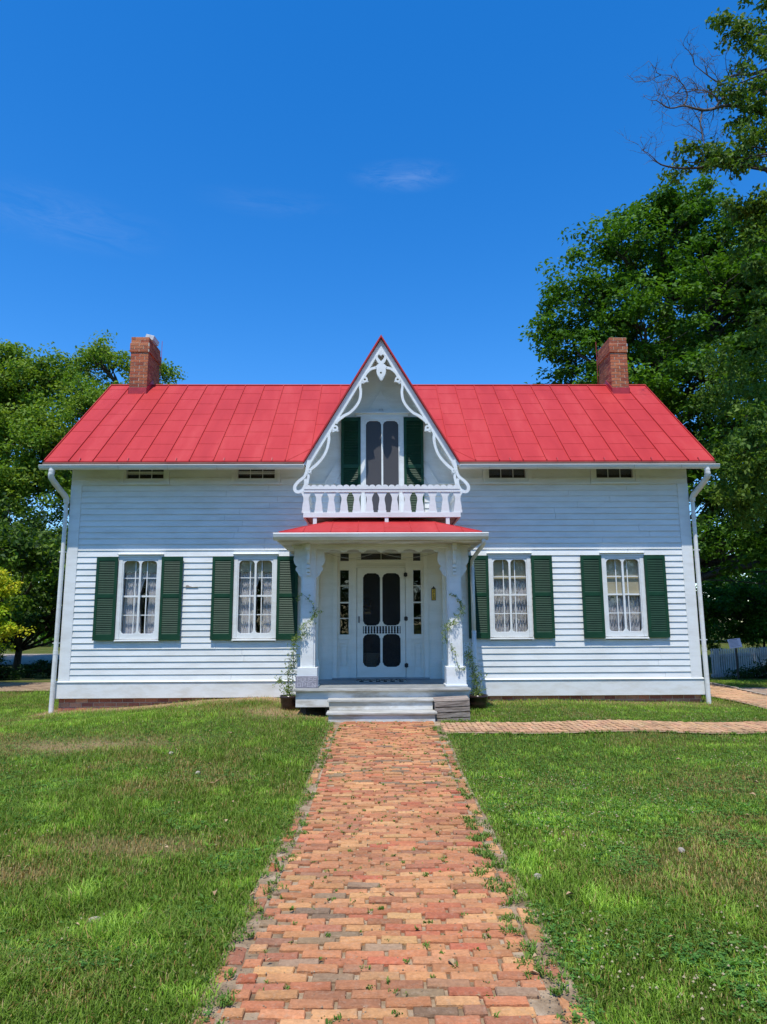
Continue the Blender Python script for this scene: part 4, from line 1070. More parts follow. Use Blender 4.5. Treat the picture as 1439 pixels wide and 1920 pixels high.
# chalked slate
L_, rz = at(-1.262, -1.775, FZ + 0.004)
sg = empty('slate_sign', L_, rz); tag(sg, 'grey slate chalked HOUSE OPEN leaning on the left column base', 'sign')
sg.rotation_euler = (R(-9), 0, rz)
MB().box(-0.185, 0.185, -0.006, 0.006, 0, 0.188).build('slate_board', M['slate'], sg, bevel=0.003)
mb = MB(); letters(mb, 'HOUSE', -0.150, 0.104, 0.044, 0.060, 0.0068, -0.0085, -0.0062, 0.50, 0.002); letters(mb, 'OPEN', -0.150, 0.016, 0.052, 0.062, 0.0068, -0.0085, -0.0062, 0.55, 0.002)
mb.build('chalk_writing', M['chalk'], sg)
# slatted crate
L_, rz = at(1.075, -2.17, 0.125, R(-2))
cr_ = empty('wooden_crate', L_, rz); tag(cr_, 'weathered grey slatted wooden crate beside the right end of the porch steps', 'crate')
cr_.location.z = 0.135; cr_.rotation_euler = (R(4), R(-2.5), rz)
Wc, Dc, Hc = 0.27, 0.19, 0.335
mb = MB()
for k in range(4): z = 0.0 + k * 0.083; mb.box(-Wc, Wc, -Dc - 0.012, -Dc, z, z + 0.068, jit=0.002)
mb.each('front_slat', M['wood'], cr_, bevel=0.002)
mb = MB()
for k in range(4): z = 0.0 + k * 0.083; mb.box(-Wc, Wc, Dc, Dc + 0.012, z, z + 0.068, jit=0.002)
mb.each('back_slat', M['wood'], cr_, bevel=0.002)
mb = MB()
for X in (-Wc, Wc - 0.018): mb.box(X + 0.001, X + 0.017, -Dc + 0.001, Dc - 0.001, 0.0, Hc - 0.03, jit=0.001)
mb.each('end_board', M['wood'], cr_, bevel=0.002)
mb = MB()
for k in range(5): y = -Dc - 0.012 + k * 0.080; mb.box(-Wc - 0.004, Wc + 0.004, y, y + 0.072, Hc - 0.012, Hc + 0.004 + random.uniform(0, 0.005), jit=0.002)
mb.each('top_slat', M['wood'], cr_, bevel=0.002)
# thin wire swagged under the porch beam
mb = MB()
for a, b, dp in ((-1.0, -0.1, 0.11), (-0.1, 0.98, 0.10)):
    mb.tube([(a + (b - a) * k / 12, -1.50, 2.87 - dp * math.sin(math.pi * k / 12)) for k in range(13)], 0.0045, 5)
wr = mb.build('string_wire', M['wire']); wr.location = (HX, HY, 0); wr.rotation_euler = (0, 0, PSI)
tag(wr, 'thin pale wire swagged under the porch beam', 'wire')
# things seen dimly through the screen door
L_, rz = at(-0.24, 0.55, 0.60)
bk = empty('wicker_basket', L_, rz); tag(bk, 'pale wicker basket on the hall floor seen through the lower left screen', 'basket')
mb = MB()
for k in range(6): mb.lathe([(0.13 + 0.012 * k, 0.04 * k), (0.143 + 0.012 * k, 0.04 * k + 0.02), (0.142 + 0.012 * k, 0.04 * k + 0.04)], (0, 0, 0.22), 20)
mb.lathe([(0.0, 0.22), (0.13, 0.22)], (0, 0, 0), 20)
mb.build('basket_body', M['shade'], bk); MB().box(-0.2, 0.2, -0.15, 0.15, 0.18, 0.215).box(-0.18, -0.14, -0.13, -0.09, 0, 0.18).box(0.14, 0.18, -0.13, -0.09, 0, 0.18).build('stool', M['wood'], bk)

L_, rz = at(-0.37, 3.17, 1.86)
mi_ = tag(empty('standin_hall_mirror', L_, rz), 'framed mirror added on the hall wall to stand in for a bright back window, seen through the upper left screen', 'mirror')  # added mirror; its pale reflection stands in for a back window
mg = MB().box(-0.20, 0.15, -0.02, 0.0, 0.0, 0.46).build('frame', M['wood'], mi_); mg.rotation_euler = (R(-9), 0, 0)
M['mirror'], _t, _b = mat('mirror_glass'); _b.inputs['Metallic'].default_value = 1.0; _b.inputs['Roughness'].default_value = 0.03; _b.inputs['Base Color'].default_value = (0.85, 0.86, 0.88, 1)
MB().box(-0.185, 0.135, -0.024, -0.0205, 0.015, 0.445).build('mirror_glass', M['mirror'], mg)

# ------------------------------------------------------------------ foliage
def leaves_mesh(name, C, RAD, per, size, cols, parent, m=None, up=0.6, aspect=0.62, seed=1, droop=0.0, tint=None):
    """C: clump centres (n,3); RAD: (n,3) radii; per leaves in each clump; folded diamond leaves"""
    g = np.random.default_rng(seed); n = len(C); k = per
    d = g.normal(size=(n, k, 3)); d /= np.linalg.norm(d, axis=2, keepdims=True)
    rr = g.random((n, k, 1)) ** 0.45
    P = C[:, None, :] + d * rr * RAD[:, None, :]
    P = P.reshape(-1, 3); N_ = len(P)
    nr_ = g.normal(size=(N_, 3)) * (1 - up) + np.array([0, 0, 1.0]) * up + d.reshape(-1, 3) * 0.35
    nr_ /= np.linalg.norm(nr_, axis=1, keepdims=True)
    a = g.normal(size=(N_, 3)) + np.array([0, 0, -droop]); a -= nr_ * (a * nr_).sum(1, keepdims=True); a /= np.linalg.norm(a, axis=1, keepdims=True) + 1e-9
    b = np.cross(nr_, a)
    s = size * g.uniform(0.65, 1.25, (N_, 1))
    base = P; tip = P + a * s - nr_ * s * 0.12; mid = P + a * s * 0.45
    l = mid + b * s * aspect / 2 + nr_ * s * 0.10; r = mid - b * s * aspect / 2 + nr_ * s * 0.10
    V_ = np.stack([base, l, tip, r], 1).reshape(-1, 3)
    i = np.arange(N_)[:, None] * 4
    T_ = np.concatenate([i + [0, 2, 1], i + [0, 3, 2]], 0)
    cols = np.array(cols); base_c = cols[g.integers(0, len(cols), n)][:, None, :].repeat(k, 1).reshape(-1, 3)
    pick = cols[g.integers(0, len(cols), N_)]
    c = (base_c * 0.55 + pick * 0.45) * g.uniform(0.8, 1.2, (N_, 1))
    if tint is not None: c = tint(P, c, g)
    return npmesh(name, V_, T_, c.repeat(4, 0), m or M['leaf'], parent)
def limb(mb, p, q, r0, r1, sag=0.12, n=5, sides=6):
    p, q = Vector(p), Vector(q); L = (q - p).length
    o = Vector((random.uniform(-1, 1), random.uniform(-1, 1), random.uniform(0, 1))) * L * sag
    pts = [p.lerp(q, t / n) + o * math.sin(math.pi * t / n) * 0.8 + Vector((random.uniform(-1, 1), random.uniform(-1, 1), random.uniform(-1, 1))) * L * 0.012 for t in range(n + 1)]
    mb.tube(pts, [r0 + (r1 - r0) * t / n for t in range(n + 1)], sides)
    return pts
def tree(name, base, trunk_top, boughs, label, cat, group=None, r0=0.4, per=95, clump=0.75, dens=1.0, size=0.16, cols=None, seed=1, up=0.6, flat=0.45, hollow=0.35, lower=0.45, twigs=True, tint=None):
    """boughs: (x,y,z,r) lobes of the crown; clumps sit in the shell of each lobe"""
    g = np.random.default_rng(seed); random.seed(seed)
    root = empty(name, base); tag(root, label, cat, group)
    bx, by, bz = base
    mb = MB(); cs = []; rs = []
    tt = Vector(trunk_top) - Vector(base)
    tp = [Vector((0, 0, -0.3))] + [Vector((tt.x * t, tt.y * t, tt.z * t)) + Vector((math.sin(t * 5) * 0.12, math.cos(t * 4) * 0.12, 0)) for t in (0.05, 0.2, 0.4, 0.6, 0.8, 1.0)]
    mb.tube(tp, [r0 * 1.35, r0 * 1.05, r0 * 0.9, r0 * 0.8, r0 * 0.65, r0 * 0.5, r0 * 0.32], 12)
    for (x, y, z, r) in boughs:
        c = Vector((x - bx, y - by, z - bz))
        k = min(range(2, len(tp)), key=lambda i: abs(tp[i].z - (c.z - (c.xy - tp[i].xy).length * 0.55)))
        pts = limb(mb, tp[k], c, r0 * 0.34, 0.05, 0.10, 6, 8)
        nc = int(dens * 3.6 * r * r / (clump * clump)); 
        for _ in range(nc):
            d = g.normal(size=3); d /= np.linalg.norm(d)
            if d[2] < -0.2 and g.random() > lower: d[2] = -d[2] * 0.6
            q = np.array(c) + d * r * g.uniform(hollow, 1.04) * np.array([1, 1, 0.82])
            cs.append(q); s_ = clump * g.uniform(0.6, 1.25); rs.append((s_, s_, s_ * flat))
            if twigs and g.random() < 0.5: limb(mb, pts[int(g.integers(2, len(pts)))], tuple(q), 0.035, 0.010, 0.10, 3, 4)
    mb.build('trunk', M['bark'], root, smooth_=True)
    leaves_mesh('crown', np.array(cs), np.array(rs), per, size, cols, root, seed=seed, up=up, tint=tint)
    return root
GREEN = [(0.060, 0.150, 0.014), (0.080, 0.190, 0.018), (0.044, 0.115, 0.012), (0.11, 0.23, 0.024)]
LIGHT = [(0.14, 0.25, 0.024), (0.18, 0.285, 0.030), (0.10, 0.20, 0.020), (0.22, 0.30, 0.04)]
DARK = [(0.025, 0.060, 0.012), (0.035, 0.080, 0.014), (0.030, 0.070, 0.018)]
YEL = [(0.50, 0.52, 0.02), (0.36, 0.48, 0.02), (0.60, 0.52, 0.03), (0.26, 0.42, 0.02)]
rb = random.Random(5)
# big maple behind the right end of the house
bo = [(8.0, 25.5, 14.3, 2.1), (9.4, 25.0, 15.8, 2.1), (11.5, 25.3, 16.9, 2.2), (13.6, 25.5, 16.2, 2.3), (15.8, 25.0, 15.6, 2.6), (18.4, 25.0, 15.4, 2.8),
      (7.4, 24.5, 11.6, 1.9), (9.6, 23.8, 12.2, 2.5), (12.4, 23.4, 13.4, 2.7), (15.6, 23.2, 13.6, 2.8), (18.5, 23.5, 13.0, 2.8),
      (8.4, 24.0, 9.3, 2.2), (11.2, 23.0, 10.0, 2.4), (14.2, 22.6, 10.4, 2.6), (17.2, 22.8, 9.8, 2.6), (10.4, 23.6, 7.2, 2.2), (13.2, 22.8, 7.0, 2.5), (16.2, 22.6, 6.6, 2.6), (12.6, 24.6, 4.6, 2.1), (15.6, 24.0, 4.2, 2.2),
      (12.5, 28.0, 15.0, 3.0), (16.5, 28.0, 14.0, 3.2), (10.0, 27.5, 10.5, 2.8), (14.0, 28.5, 9.0, 3.2), (18.5, 27.5, 8.0, 3.2), (7.0, 26.0, 8.4, 1.7), (5.9, 26.0, 8.2, 1.3), (7.2, 25.5, 13.0, 1.4), (6.2, 26.0, 10.0, 1.2), (7.6, 26.0, 10.4, 1.4), (5.2, 26.2, 9.7, 0.8), (11.0, 25.0, 17.6, 1.5), (12.6, 25.2, 18.0, 1.4), (10.9, 22.0, 3.9, 1.5), (13.3, 21.6, 3.6, 1.6), (15.8, 21.4, 3.8, 1.8), (11.6, 22.6, 5.6, 1.8), (14.6, 21.8, 5.4, 1.9)]
tree('maple_tree', (9.8, 27.6, -0.2), (12.0, 26.8, 15.0), bo, 'huge dark green maple rising behind the right chimney', 'tree', r0=0.5, per=100, clump=0.72, dens=1.05, size=0.19, cols=GREEN, seed=21, up=0.62, flat=0.42)
# loose light trees behind the left end
bl = [(-18.6, 31, 11.6, 2.4), (-16.4, 30.5, 12.4, 1.9), (-19.5, 30, 8.6, 2.8), (-16.0, 29.6, 9.8, 2.3), (-17.0, 29.0, 7.0, 2.4), (-14.8, 29.5, 7.6, 2.0), (-20.5, 30, 5.4, 2.8), (-17.0, 29, 4.4, 2.3), (-14.6, 29.5, 4.6, 2.0), (-19.5, 33, 12.0, 2.6), (-15.2, 31.0, 13.0, 1.6), (-17.8, 30.6, 13.8, 1.5)]
tree('ash_tree', (-17.5, 31.0, -0.2), (-17.3, 31.0, 11.5), bl, 'tall light green tree at the left edge of the photo behind the yellow shrub', 'tree', r0=0.34, per=90, clump=0.66, dens=1.75, size=0.17, cols=LIGHT, seed=31, up=0.5, flat=0.6)
bl = [(-13.2, 30, 11.4, 1.9), (-11.4, 30.4, 11.3, 1.6), (-9.9, 30.6, 11.6, 1.3), (-12.9, 30, 13.4, 1.5), (-11.0, 30.4, 13.0, 1.3), (-12.8, 29.4, 9.4, 2.1), (-10.6, 29.6, 9.4, 1.9), (-12.9, 29.0, 6.8, 2.1), (-10.6, 29.2, 6.8, 1.9), (-12.2, 29.0, 4.6, 1.9), (-8.9, 31, 10.9, 1.0), (-12.4, 28.5, 10.6, 1.8), (-14.5, 28.5, 9.0, 2.0)]
tree('hickory_tree', (-11.8, 31.0, -0.2), (-11.7, 31.0, 11.5), bl, 'light green tree behind the left chimney with sky showing through its top', 'tree', r0=0.3, per=84, clump=0.58, dens=1.35, size=0.16, cols=LIGHT, seed=41, up=0.5, flat=0.6)
bl = [(-13.6, 25.0, 4.4, 1.9), (-11.4, 25.4, 4.0, 1.7), (-15.8, 25.0, 4.4, 1.9), (-12.4, 25.0, 2.6, 1.6), (-15.0, 25.0, 2.6, 1.7), (-17.5, 25.5, 3.4, 2.1), (-10.2, 26.2, 2.9, 1.2), (-19, 26, 4.5, 2.2), (-11.6, 27, 1.9, 1.3), (-13.4, 27.5, 1.6, 1.5), (-15.5, 27, 1.6, 1.5), (-18, 27, 2, 2), (-12.3, 23.6, 2.1, 1.2), (-14.2, 24, 2.1, 1.4), (-10.9, 24.6, 2.5, 1.2), (-16, 24, 2.1, 1.5), (-11.5, 24, 3.8, 1.3), (-11.3, 20.5, 3.8, 1.2), (-12.8, 20.5, 3.8, 1.3), (-10.4, 21.5, 3.5, 1.0)]
bl += [(-12, 29, 1.7, 1.0), (-14, 29, 1.7, 1.0), (-16, 29, 1.7, 1.0), (-10.5, 29.5, 1.7, 1.0), (-18, 29, 1.7, 1.1), (-20, 29, 1.8, 1.2), (-16.5, 22.5, 3.0, 1.8), (-13.2, 22.0, 2.2, 1.2), (-14.8, 21.5, 1.4, 1.3), (-18, 23, 1.8, 2.0), (-11.9, 22.4, 1.9, 1.0)]
tree('beech_tree', (-13.8, 26.2, -0.2), (-13.7, 26.0, 4.4), bl, 'dark low-branched tree between the yellow shrub and the left corner of the house', 'tree', r0=0.13, per=90, clump=0.6, dens=1.1, size=0.17, cols=DARK + LIGHT[:2], seed=51, up=0.55, flat=0.5)
bl = [(-10.3, 17.6, 2.7, 0.68), (-10.9, 17.8, 3.2, 0.65), (-10.5, 17.4, 2.0, 0.85), (-9.7, 17.6, 2.3, 0.52), (-11.4, 17.6, 2.4, 0.9), (-10.1, 17.4, 1.3, 0.66), (-11.1, 17.4, 1.1, 0.85), (-9.6, 17.7, 1.5, 0.42), (-10.5, 17.2, 0.8, 0.5)]
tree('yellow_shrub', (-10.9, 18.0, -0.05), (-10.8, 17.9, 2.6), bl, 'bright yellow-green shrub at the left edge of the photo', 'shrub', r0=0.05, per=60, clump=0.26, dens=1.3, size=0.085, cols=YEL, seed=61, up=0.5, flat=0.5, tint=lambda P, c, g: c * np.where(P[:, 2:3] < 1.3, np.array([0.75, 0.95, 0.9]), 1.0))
for i, (x, y, z, r, lb) in enumerate([(-12.3, 20.0, 0.95, 0.95, 'taller dark bush directly behind the yellow shrub'), (-11.9, 20.8, 0.30, 0.75, 'low dark bush added to stand in for the shade under the yellow shrub'), (-10.3, 22.5, 0.2, 0.55, 'lowest dark bush added to stand in for shade near the left house corner beside the earth track')]):  # the two lower bushes are added, their dark leaves standing in for ground shade
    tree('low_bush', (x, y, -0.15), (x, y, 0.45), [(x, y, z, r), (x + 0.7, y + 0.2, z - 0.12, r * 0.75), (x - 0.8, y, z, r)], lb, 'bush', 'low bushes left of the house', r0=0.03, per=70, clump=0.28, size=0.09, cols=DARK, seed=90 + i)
# dark shrubs by the fence on the right
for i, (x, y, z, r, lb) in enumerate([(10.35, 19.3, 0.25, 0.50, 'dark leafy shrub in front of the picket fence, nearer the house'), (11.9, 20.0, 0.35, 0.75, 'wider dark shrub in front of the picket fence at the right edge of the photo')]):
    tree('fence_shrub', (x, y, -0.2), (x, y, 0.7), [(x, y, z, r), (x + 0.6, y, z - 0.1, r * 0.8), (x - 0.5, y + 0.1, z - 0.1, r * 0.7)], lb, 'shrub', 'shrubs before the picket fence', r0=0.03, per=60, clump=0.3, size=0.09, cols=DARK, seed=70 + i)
for i, (x, y, z, r, lb) in enumerate([(13.0, 31.5, 2.2, 2.0, 'green bush behind the picket fence just right of the house corner'), (17.0, 31.5, 2.6, 2.3, 'taller green bush behind the picket fence at the right edge of the photo')]):
    tree('garden_bush', (x, y, -0.2), (x, y, 2.2), [(x, y, z, r), (x + 1.6, y, z - 0.4, r * 0.8), (x - 1.5, y, z - 0.5, r * 0.8), (x, y - 0.6, 1.0, r * 0.8)], lb, 'bush', 'bushes behind the picket fence', r0=0.06, per=80, clump=0.5, size=0.15, cols=GREEN, seed=80 + i)
# far wood closing the view on both sides
g = np.random.default_rng(99); cs = []; rs = []
for x in np.arange(-70, 75, 1.6):
    if -8 < x < 6: h = 7.0
    else: h = 7.5 + 3 * math.sin(x * 0.23) + 2 * math.sin(x * 0.61)
    if 5 <= x < 60: h = min(h + 1, 10)
    for _ in range(int(h * 3.2)):
        cs.append((x + g.uniform(-1.5, 1.5), 58 + g.uniform(-4, 4), g.uniform(0, 1) ** 0.8 * h)); s_ = g.uniform(0.9, 1.7); rs.append((s_, s_, s_ * 0.7))
w_ = leaves_mesh('distant_woodland', np.array(cs), np.array(rs), 60, 0.42, DARK + GREEN, None, seed=98); tag(w_, 'dark woodland beyond the trees either side of the house', kind='stuff')

g = np.random.default_rng(98); cs = []; rs = []
for x in np.arange(-60, 62, 1.5):
    hh = 11 + 3 * math.sin(x * 0.2) + 2 * math.sin(x * 0.7)
    for _ in range(int(hh * 2.6)):
        cs.append((x + g.uniform(-1.5, 1.5), -38 + g.uniform(-4, 4), g.uniform(0, 1) ** 0.8 * hh)); s_ = g.uniform(1.0, 1.8); rs.append((s_, s_, s_ * 0.7))
w_ = leaves_mesh('woodland_opposite', np.array(cs), np.array(rs), 45, 0.5, DARK + GREEN, None, seed=97); tag(w_, 'woodland opposite the house, seen only in its window panes', kind='stuff')

# near tree whose limbs reach in from the right edge
random.seed(77); g = np.random.default_rng(77)
NT = tag(empty('overhanging_tree', (11.8, 14.6, -0.05)), 'near tree whose leafy and bare grey limbs reach in at the upper right', 'tree')
NB = Vector((11.8, 14.6, -0.05))
mb = MB(); tp = [Vector((0, 0, -0.3)), Vector((0.0, 0, 0.3)), Vector((0.1, 0, 3)), Vector((0.0, 0.1, 6)), Vector((-0.3, 0, 9)), Vector((-0.5, 0.1, 12)), Vector((-0.9, 0, 15)), Vector((-1.2, 0, 18))]
mb.tube(tp, [0.42, 0.33, 0.29, 0.26, 0.22, 0.18, 0.12, 0.05], 12)
NCL = [(9.41, 15.00, 16.92), (8.47, 14.60, 16.16), (8.69, 14.60, 15.75), (8.86, 14.80, 15.49), (9.38, 15.00, 15.68), (9.58, 15.00, 16.13), (8.34, 14.50, 14.21), (8.83, 14.80, 14.39), (9.28, 15.00, 14.64), (9.15, 14.60, 13.86), (8.79, 14.60, 13.72), (9.29, 15.00, 13.69), (8.60, 14.60, 13.02), (8.27, 14.50, 12.66), (7.99, 14.40, 12.18), (8.60, 14.80, 12.47), (9.00, 14.80, 12.75), (7.51, 14.30, 12.16), (7.01, 14.20, 12.01), (7.40, 14.30, 12.31), (8.98, 14.50, 12.94), (8.85, 14.60, 11.36), (8.56, 14.60, 11.16), (8.24, 14.60, 11.03), (8.78, 14.60, 10.83), (8.57, 14.80, 10.82), (8.73, 14.60, 10.29), (8.76, 14.60, 9.77), (8.76, 14.80, 9.22), (8.63, 14.60, 8.35), (7.94, 14.60, 5.51), (8.15, 14.60, 5.27), (7.83, 14.60, 5.03), (7.79, 14.80, 5.32), (8.22, 14.60, 4.79), (8.06, 14.80, 4.48), (8.40, 14.60, 5.87), (8.15, 14.90, 6.20), (8.21, 14.80, 4.12), (7.92, 15.00, 4.28)]
NBR = [[(9.39, 15.00, 13.83), (8.86, 14.90, 13.91), (8.53, 14.80, 13.92), (8.18, 14.70, 13.83), (7.74, 14.60, 13.64), (7.43, 14.50, 13.59), (7.08, 14.40, 13.59), (6.71, 14.30, 13.45), (6.37, 14.20, 13.57)],
       [(9.07, 15.00, 14.93), (8.79, 14.90, 14.86), (8.46, 14.80, 14.71), (8.14, 14.70, 14.47), (7.82, 14.60, 14.57), (7.47, 14.50, 14.77)],
       [(9.28, 15.00, 14.56), (8.75, 14.90, 14.38), (8.42, 14.80, 14.25), (8.10, 14.70, 13.95), (7.90, 14.60, 13.68), (7.58, 14.60, 13.61)],
       [(7.61, 14.60, 13.61), (7.49, 14.50, 13.22), (7.51, 14.50, 12.94), (7.50, 14.40, 12.45), (7.53, 14.40, 12.11)],
       [(9.25, 15.00, 12.36), (8.83, 14.90, 12.40), (8.34, 14.70, 12.31), (7.94, 14.50, 12.17), (7.43, 14.40, 12.00), (6.82, 14.30, 11.91), (6.36, 14.20, 11.93), (6.15, 14.10, 12.03)],
       [(7.08, 14.40, 13.59), (7.19, 14.40, 13.84), (7.12, 14.40, 14.13), (6.88, 14.40, 14.38), (6.61, 14.40, 14.41)],
       [(8.10, 14.70, 13.95), (7.87, 14.60, 14.08), (7.51, 14.50, 14.10), (7.23, 14.40, 13.96)]]
def rel(p): return Vector(p) - NB
ends = {0: tp[5], 1: tp[6], 2: tp[5], 4: tp[4]}
dead = MB()
def twig(mbx, p, d, L, r, depth):
    pts = [p]; q = p.copy(); dd_ = d.normalized()
    for k in range(4):
        dd_ = (dd_ + Vector((random.gauss(0, .28), random.gauss(0, .25), random.gauss(0.02, .28)))).normalized(); q = q + dd_ * L / 4; pts.append(q.copy())
    mbx.tube(pts, [r * (1 - 0.19 * k) for k in range(5)], 4)
    if depth > 0:
        for k in range(1, 5):
            for _ in range(random.choice((0, 1, 1, 2))):
                nd = (dd_ + Vector((random.gauss(0, .8), random.gauss(0, .6), random.gauss(0, .8)))).normalized(); twig(mbx, pts[k], nd, L * random.uniform(.4, .7), r * 0.55, depth - 1)
for i, b in enumerate(NBR):
    pts = [rel(p) for p in b]; live = i in (4,)
    tgt = mb if live else dead
    n = len(pts); rr0 = 0.055 if i in (0, 2, 4) else (0.038 if i == 1 else 0.022)
    if i in ends: mb.tube([ends[i], ends[i].lerp(pts[0], 0.5) + Vector((0, 0, 0.15)), pts[0]], [rr0 * 2.0, rr0 * 1.5, rr0], 8)
    sp_ = smooth([tuple(p) for p in pts], 3)
    tgt.tube(sp_, [rr0 * (1 - 0.82 * k / (len(sp_) - 1)) for k in range(len(sp_))], 7)
    for k in range(1, n):
        for _ in range(2 if not live else 1):
            dirn = Vector((random.gauss(-0.5, .6), random.gauss(0, .5), random.gauss(0.1, .8)))
            twig(dead, pts[k], dirn, random.uniform(.35, .8), 0.010, 2 if k > 1 else 1)
for c in NCL:
    q = rel(c); k = min(range(3, len(tp)), key=lambda i: (tp[i] - q).length + (2 if tp[i].z > q.z + 1.5 else 0))
    if random.random() < 0.6: limb(mb, tp[k], q, 0.05, 0.012, 0.08, 5, 5)
mb.build('trunk', M['bark'], NT, smooth_=True)
dead.build('bare_branch', M['deadwood'], NT, smooth_=True)
cs = []; rs = []
for c in NCL:
    q = np.array(rel(c))
    for _ in range(6):
        cs.append(q + g.normal(size=3) * np.array([.21, .26, .17])); s_ = g.uniform(0.17, 0.30); rs.append((s_, s_, s_ * 0.75))
for _ in range(1100):                                 # the rest of the crown, widened out of view to shade the fence
    zz = g.uniform(5.5, 18); yy = g.uniform(-2, 6.0); x0_ = 0.3 + 0.48 * max(0.0, yy) + 0.13 * max(0.0, zz - 8); cs.append(np.array([g.uniform(x0_, 9), yy, zz])); s_ = g.uniform(0.4, 0.75); rs.append((s_, s_, s_ * 0.6))
for _ in range(620):  # extra clumps added to throw shade on the picket fence
    yy = g.uniform(1.2, 4.8); cs.append(np.array([g.uniform(-2.7, 2.0), yy, g.uniform(4.2, 9.2)])); s_ = g.uniform(0.35, 0.6); rs.append((s_, s_, s_ * 0.6))
for _ in range(420):  # further clumps added higher up, also to shade the fence
    yy = g.uniform(1.5, 4.6); cs.append(np.array([g.uniform(-1.4 + 0.42 * yy, 4.0), yy, g.uniform(6.5, 10.6)])); s_ = g.uniform(0.35, 0.6); rs.append((s_, s_, s_ * 0.6))
cs = np.array(cs)
leaves_mesh('crown', cs, np.array(rs), 46, 0.125, [(0.070, 0.150, 0.018), (0.10, 0.185, 0.022), (0.055, 0.12, 0.016), (0.14, 0.22, 0.03)], NT, seed=78, up=0.35, aspect=0.55, droop=1.2)

# ------------------------------------------------------------------ picket fence and small sign
FA, FB = Vector((9.4, 20.2, -0.16)), Vector((20.0, 26.2, -0.2)); FL = (FB - FA).length; fa = math.atan2(FB.y - FA.y, FB.x - FA.x)
fence = tag(empty('picket_fence', tuple(FA), fa), 'white picket fence in deep shade beyond the right corner of the house', 'fence')
mb = MB(); n = int(FL / 0.105)
for i in range(n):
    x = i * 0.105; zt = 1.0 + random.uniform(-0.012, 0.012); mb.prism([(x, 0.05), (x + 0.055, 0.05), (x + 0.055, zt), (x + 0.0275, zt + 0.04), (x, zt)], -0.02, 0.0)
M['fence'] = paint('shade_grey_fence_paint', (0.42, 0.44, 0.44), (0.26, 0.27, 0.26)); mb.build('pickets', M['fence'], fence)['kind'] = 'stuff'  # white fence darkened to grey in its paint, standing in for deep shade
for z in (0.25, 0.80): MB().box(0, FL, 0.002, 0.04, z, z + 0.08).build('rail', M['fence'], fence)
for x in np.arange(0.3, FL, 2.3): MB().box(x, x + 0.09, 0.042, 0.13, -0.1, 1.02).build('fence_post', M['fence'], fence)
sgn = tag(empty('information_sign', (9.35, 18.6, -0.1), R(-8)), 'small pale notice on a post above the picket fence', 'sign')
M['notice'] = noisy('notice_face', (0.62, 0.58, 0.66), (0.7, 0.66, 0.72), 6, 0.5)
MB().box(-0.02, 0.02, 0.02, 0.06, -0.2, 1.05).build('post', M['iron'], sgn)
pn = MB().box(-0.16, 0.16, 0.0, 0.015, 0, 0.25).build('panel', M['notice'], sgn, loc=(0, 0, 1.06)); pn.rotation_euler = (R(-18), R(-7), 0)
mb = MB()
for k in range(6):
    z = 0.215 - k * 0.034; mb.box(-0.13, 0.13 - random.uniform(0, 0.06), -0.003, -0.0005, z, z + (0.014 if k == 0 else 0.008))
mb.build('text_lines', M['slate'], pn)

# ------------------------------------------------------------------ potted climbers either side of the porch
VINE = [(0.16, 0.24, 0.05), (0.22, 0.30, 0.06), (0.11, 0.18, 0.04), (0.30, 0.36, 0.12)]
def climber(loc, r, label, stems, seed, bushy):
    random.seed(seed); g = np.random.default_rng(seed)
    root = tag(empty('potted_climber', loc, PSI), label, 'potted plant', 'potted climbers beside the porch')
    MB().lathe([(0, 0), (r * 0.78, 0), (r * 0.92, 0.10), (r * 0.98, 0.185), (r * 1.06, 0.195), (r * 1.06, 0.235), (r * 0.95, 0.237), (r * 0.92, 0.19)], n=28).build('pot', M['pot'], root, smooth_=True)
    MB().lathe([(0.93 * r, 0.19), (0, 0.195)], n=20).build('soil', M['soil'], root)
    mb = MB(); cs = []; rs = []
    for st in stems:
        pts = [Vector(p) for p in smooth(st[0], 6)]; mb.tube(pts, [0.004 * (1 - 0.6 * i / len(pts)) for i in range(len(pts))], 5)
        for p in pts:
            for _ in range(st[1]):
                cs.append(np.array(p) + g.normal(size=3) * st[2]); rs.append((st[2] * 0.9,) * 3)
    for _ in range(bushy):
        q = g.normal(size=3) * np.array([0.085, 0.085, 0.06]) + np.array([0, 0, 0.31]); cs.append(q); rs.append((0.045,) * 3)
    mb.build('stems', M['bark'], root)
    leaves_mesh('leaves', np.array(cs), np.array(rs), 6, 0.031, VINE, root, seed=seed, up=0.3, aspect=0.5)
FZ_ = FZ
xl, yl, _ = hw(-1.60, -1.30, 0); zl = float(G(xl, yl)) + 0.0
climber((xl, yl, zl), 0.15, 'dark round pot left of the porch with a wispy vine climbing the left column',
        [([(0, 0, 0.2), (0.06, -0.02, 0.6), (0.10, -0.28, 0.95), (0.13, -0.38, 1.15), (0.24, -0.41, 1.35), (0.40, -0.43, 1.50), (0.50, -0.40, 1.65)], 3, 0.036), ([(0, 0, 0.2), (-0.02, -0.05, 0.55), (0.07, -0.1, 0.8), (0.10, -0.30, 1.1), (0.30, -0.42, 1.28)], 3, 0.04),
         ([(0.45, -0.40, 1.55), (0.42, -0.42, 1.75), (0.25, -0.42, 1.92), (0.10, -0.36, 1.80)], 1, 0.03), ([(0, 0, 0.2), (-0.10, -0.03, 0.40), (-0.17, -0.05, 0.50), (-0.20, 0, 0.46)], 2, 0.03), ([(0.0, 0, 0.2), (-0.03, 0.0, 0.65), (0.02, 0.02, 0.9)], 2, 0.035)], 301, 26)
xr, yr, _ = hw(1.62, -1.28, 0); zr_ = float(G(xr, yr)) - 0.0
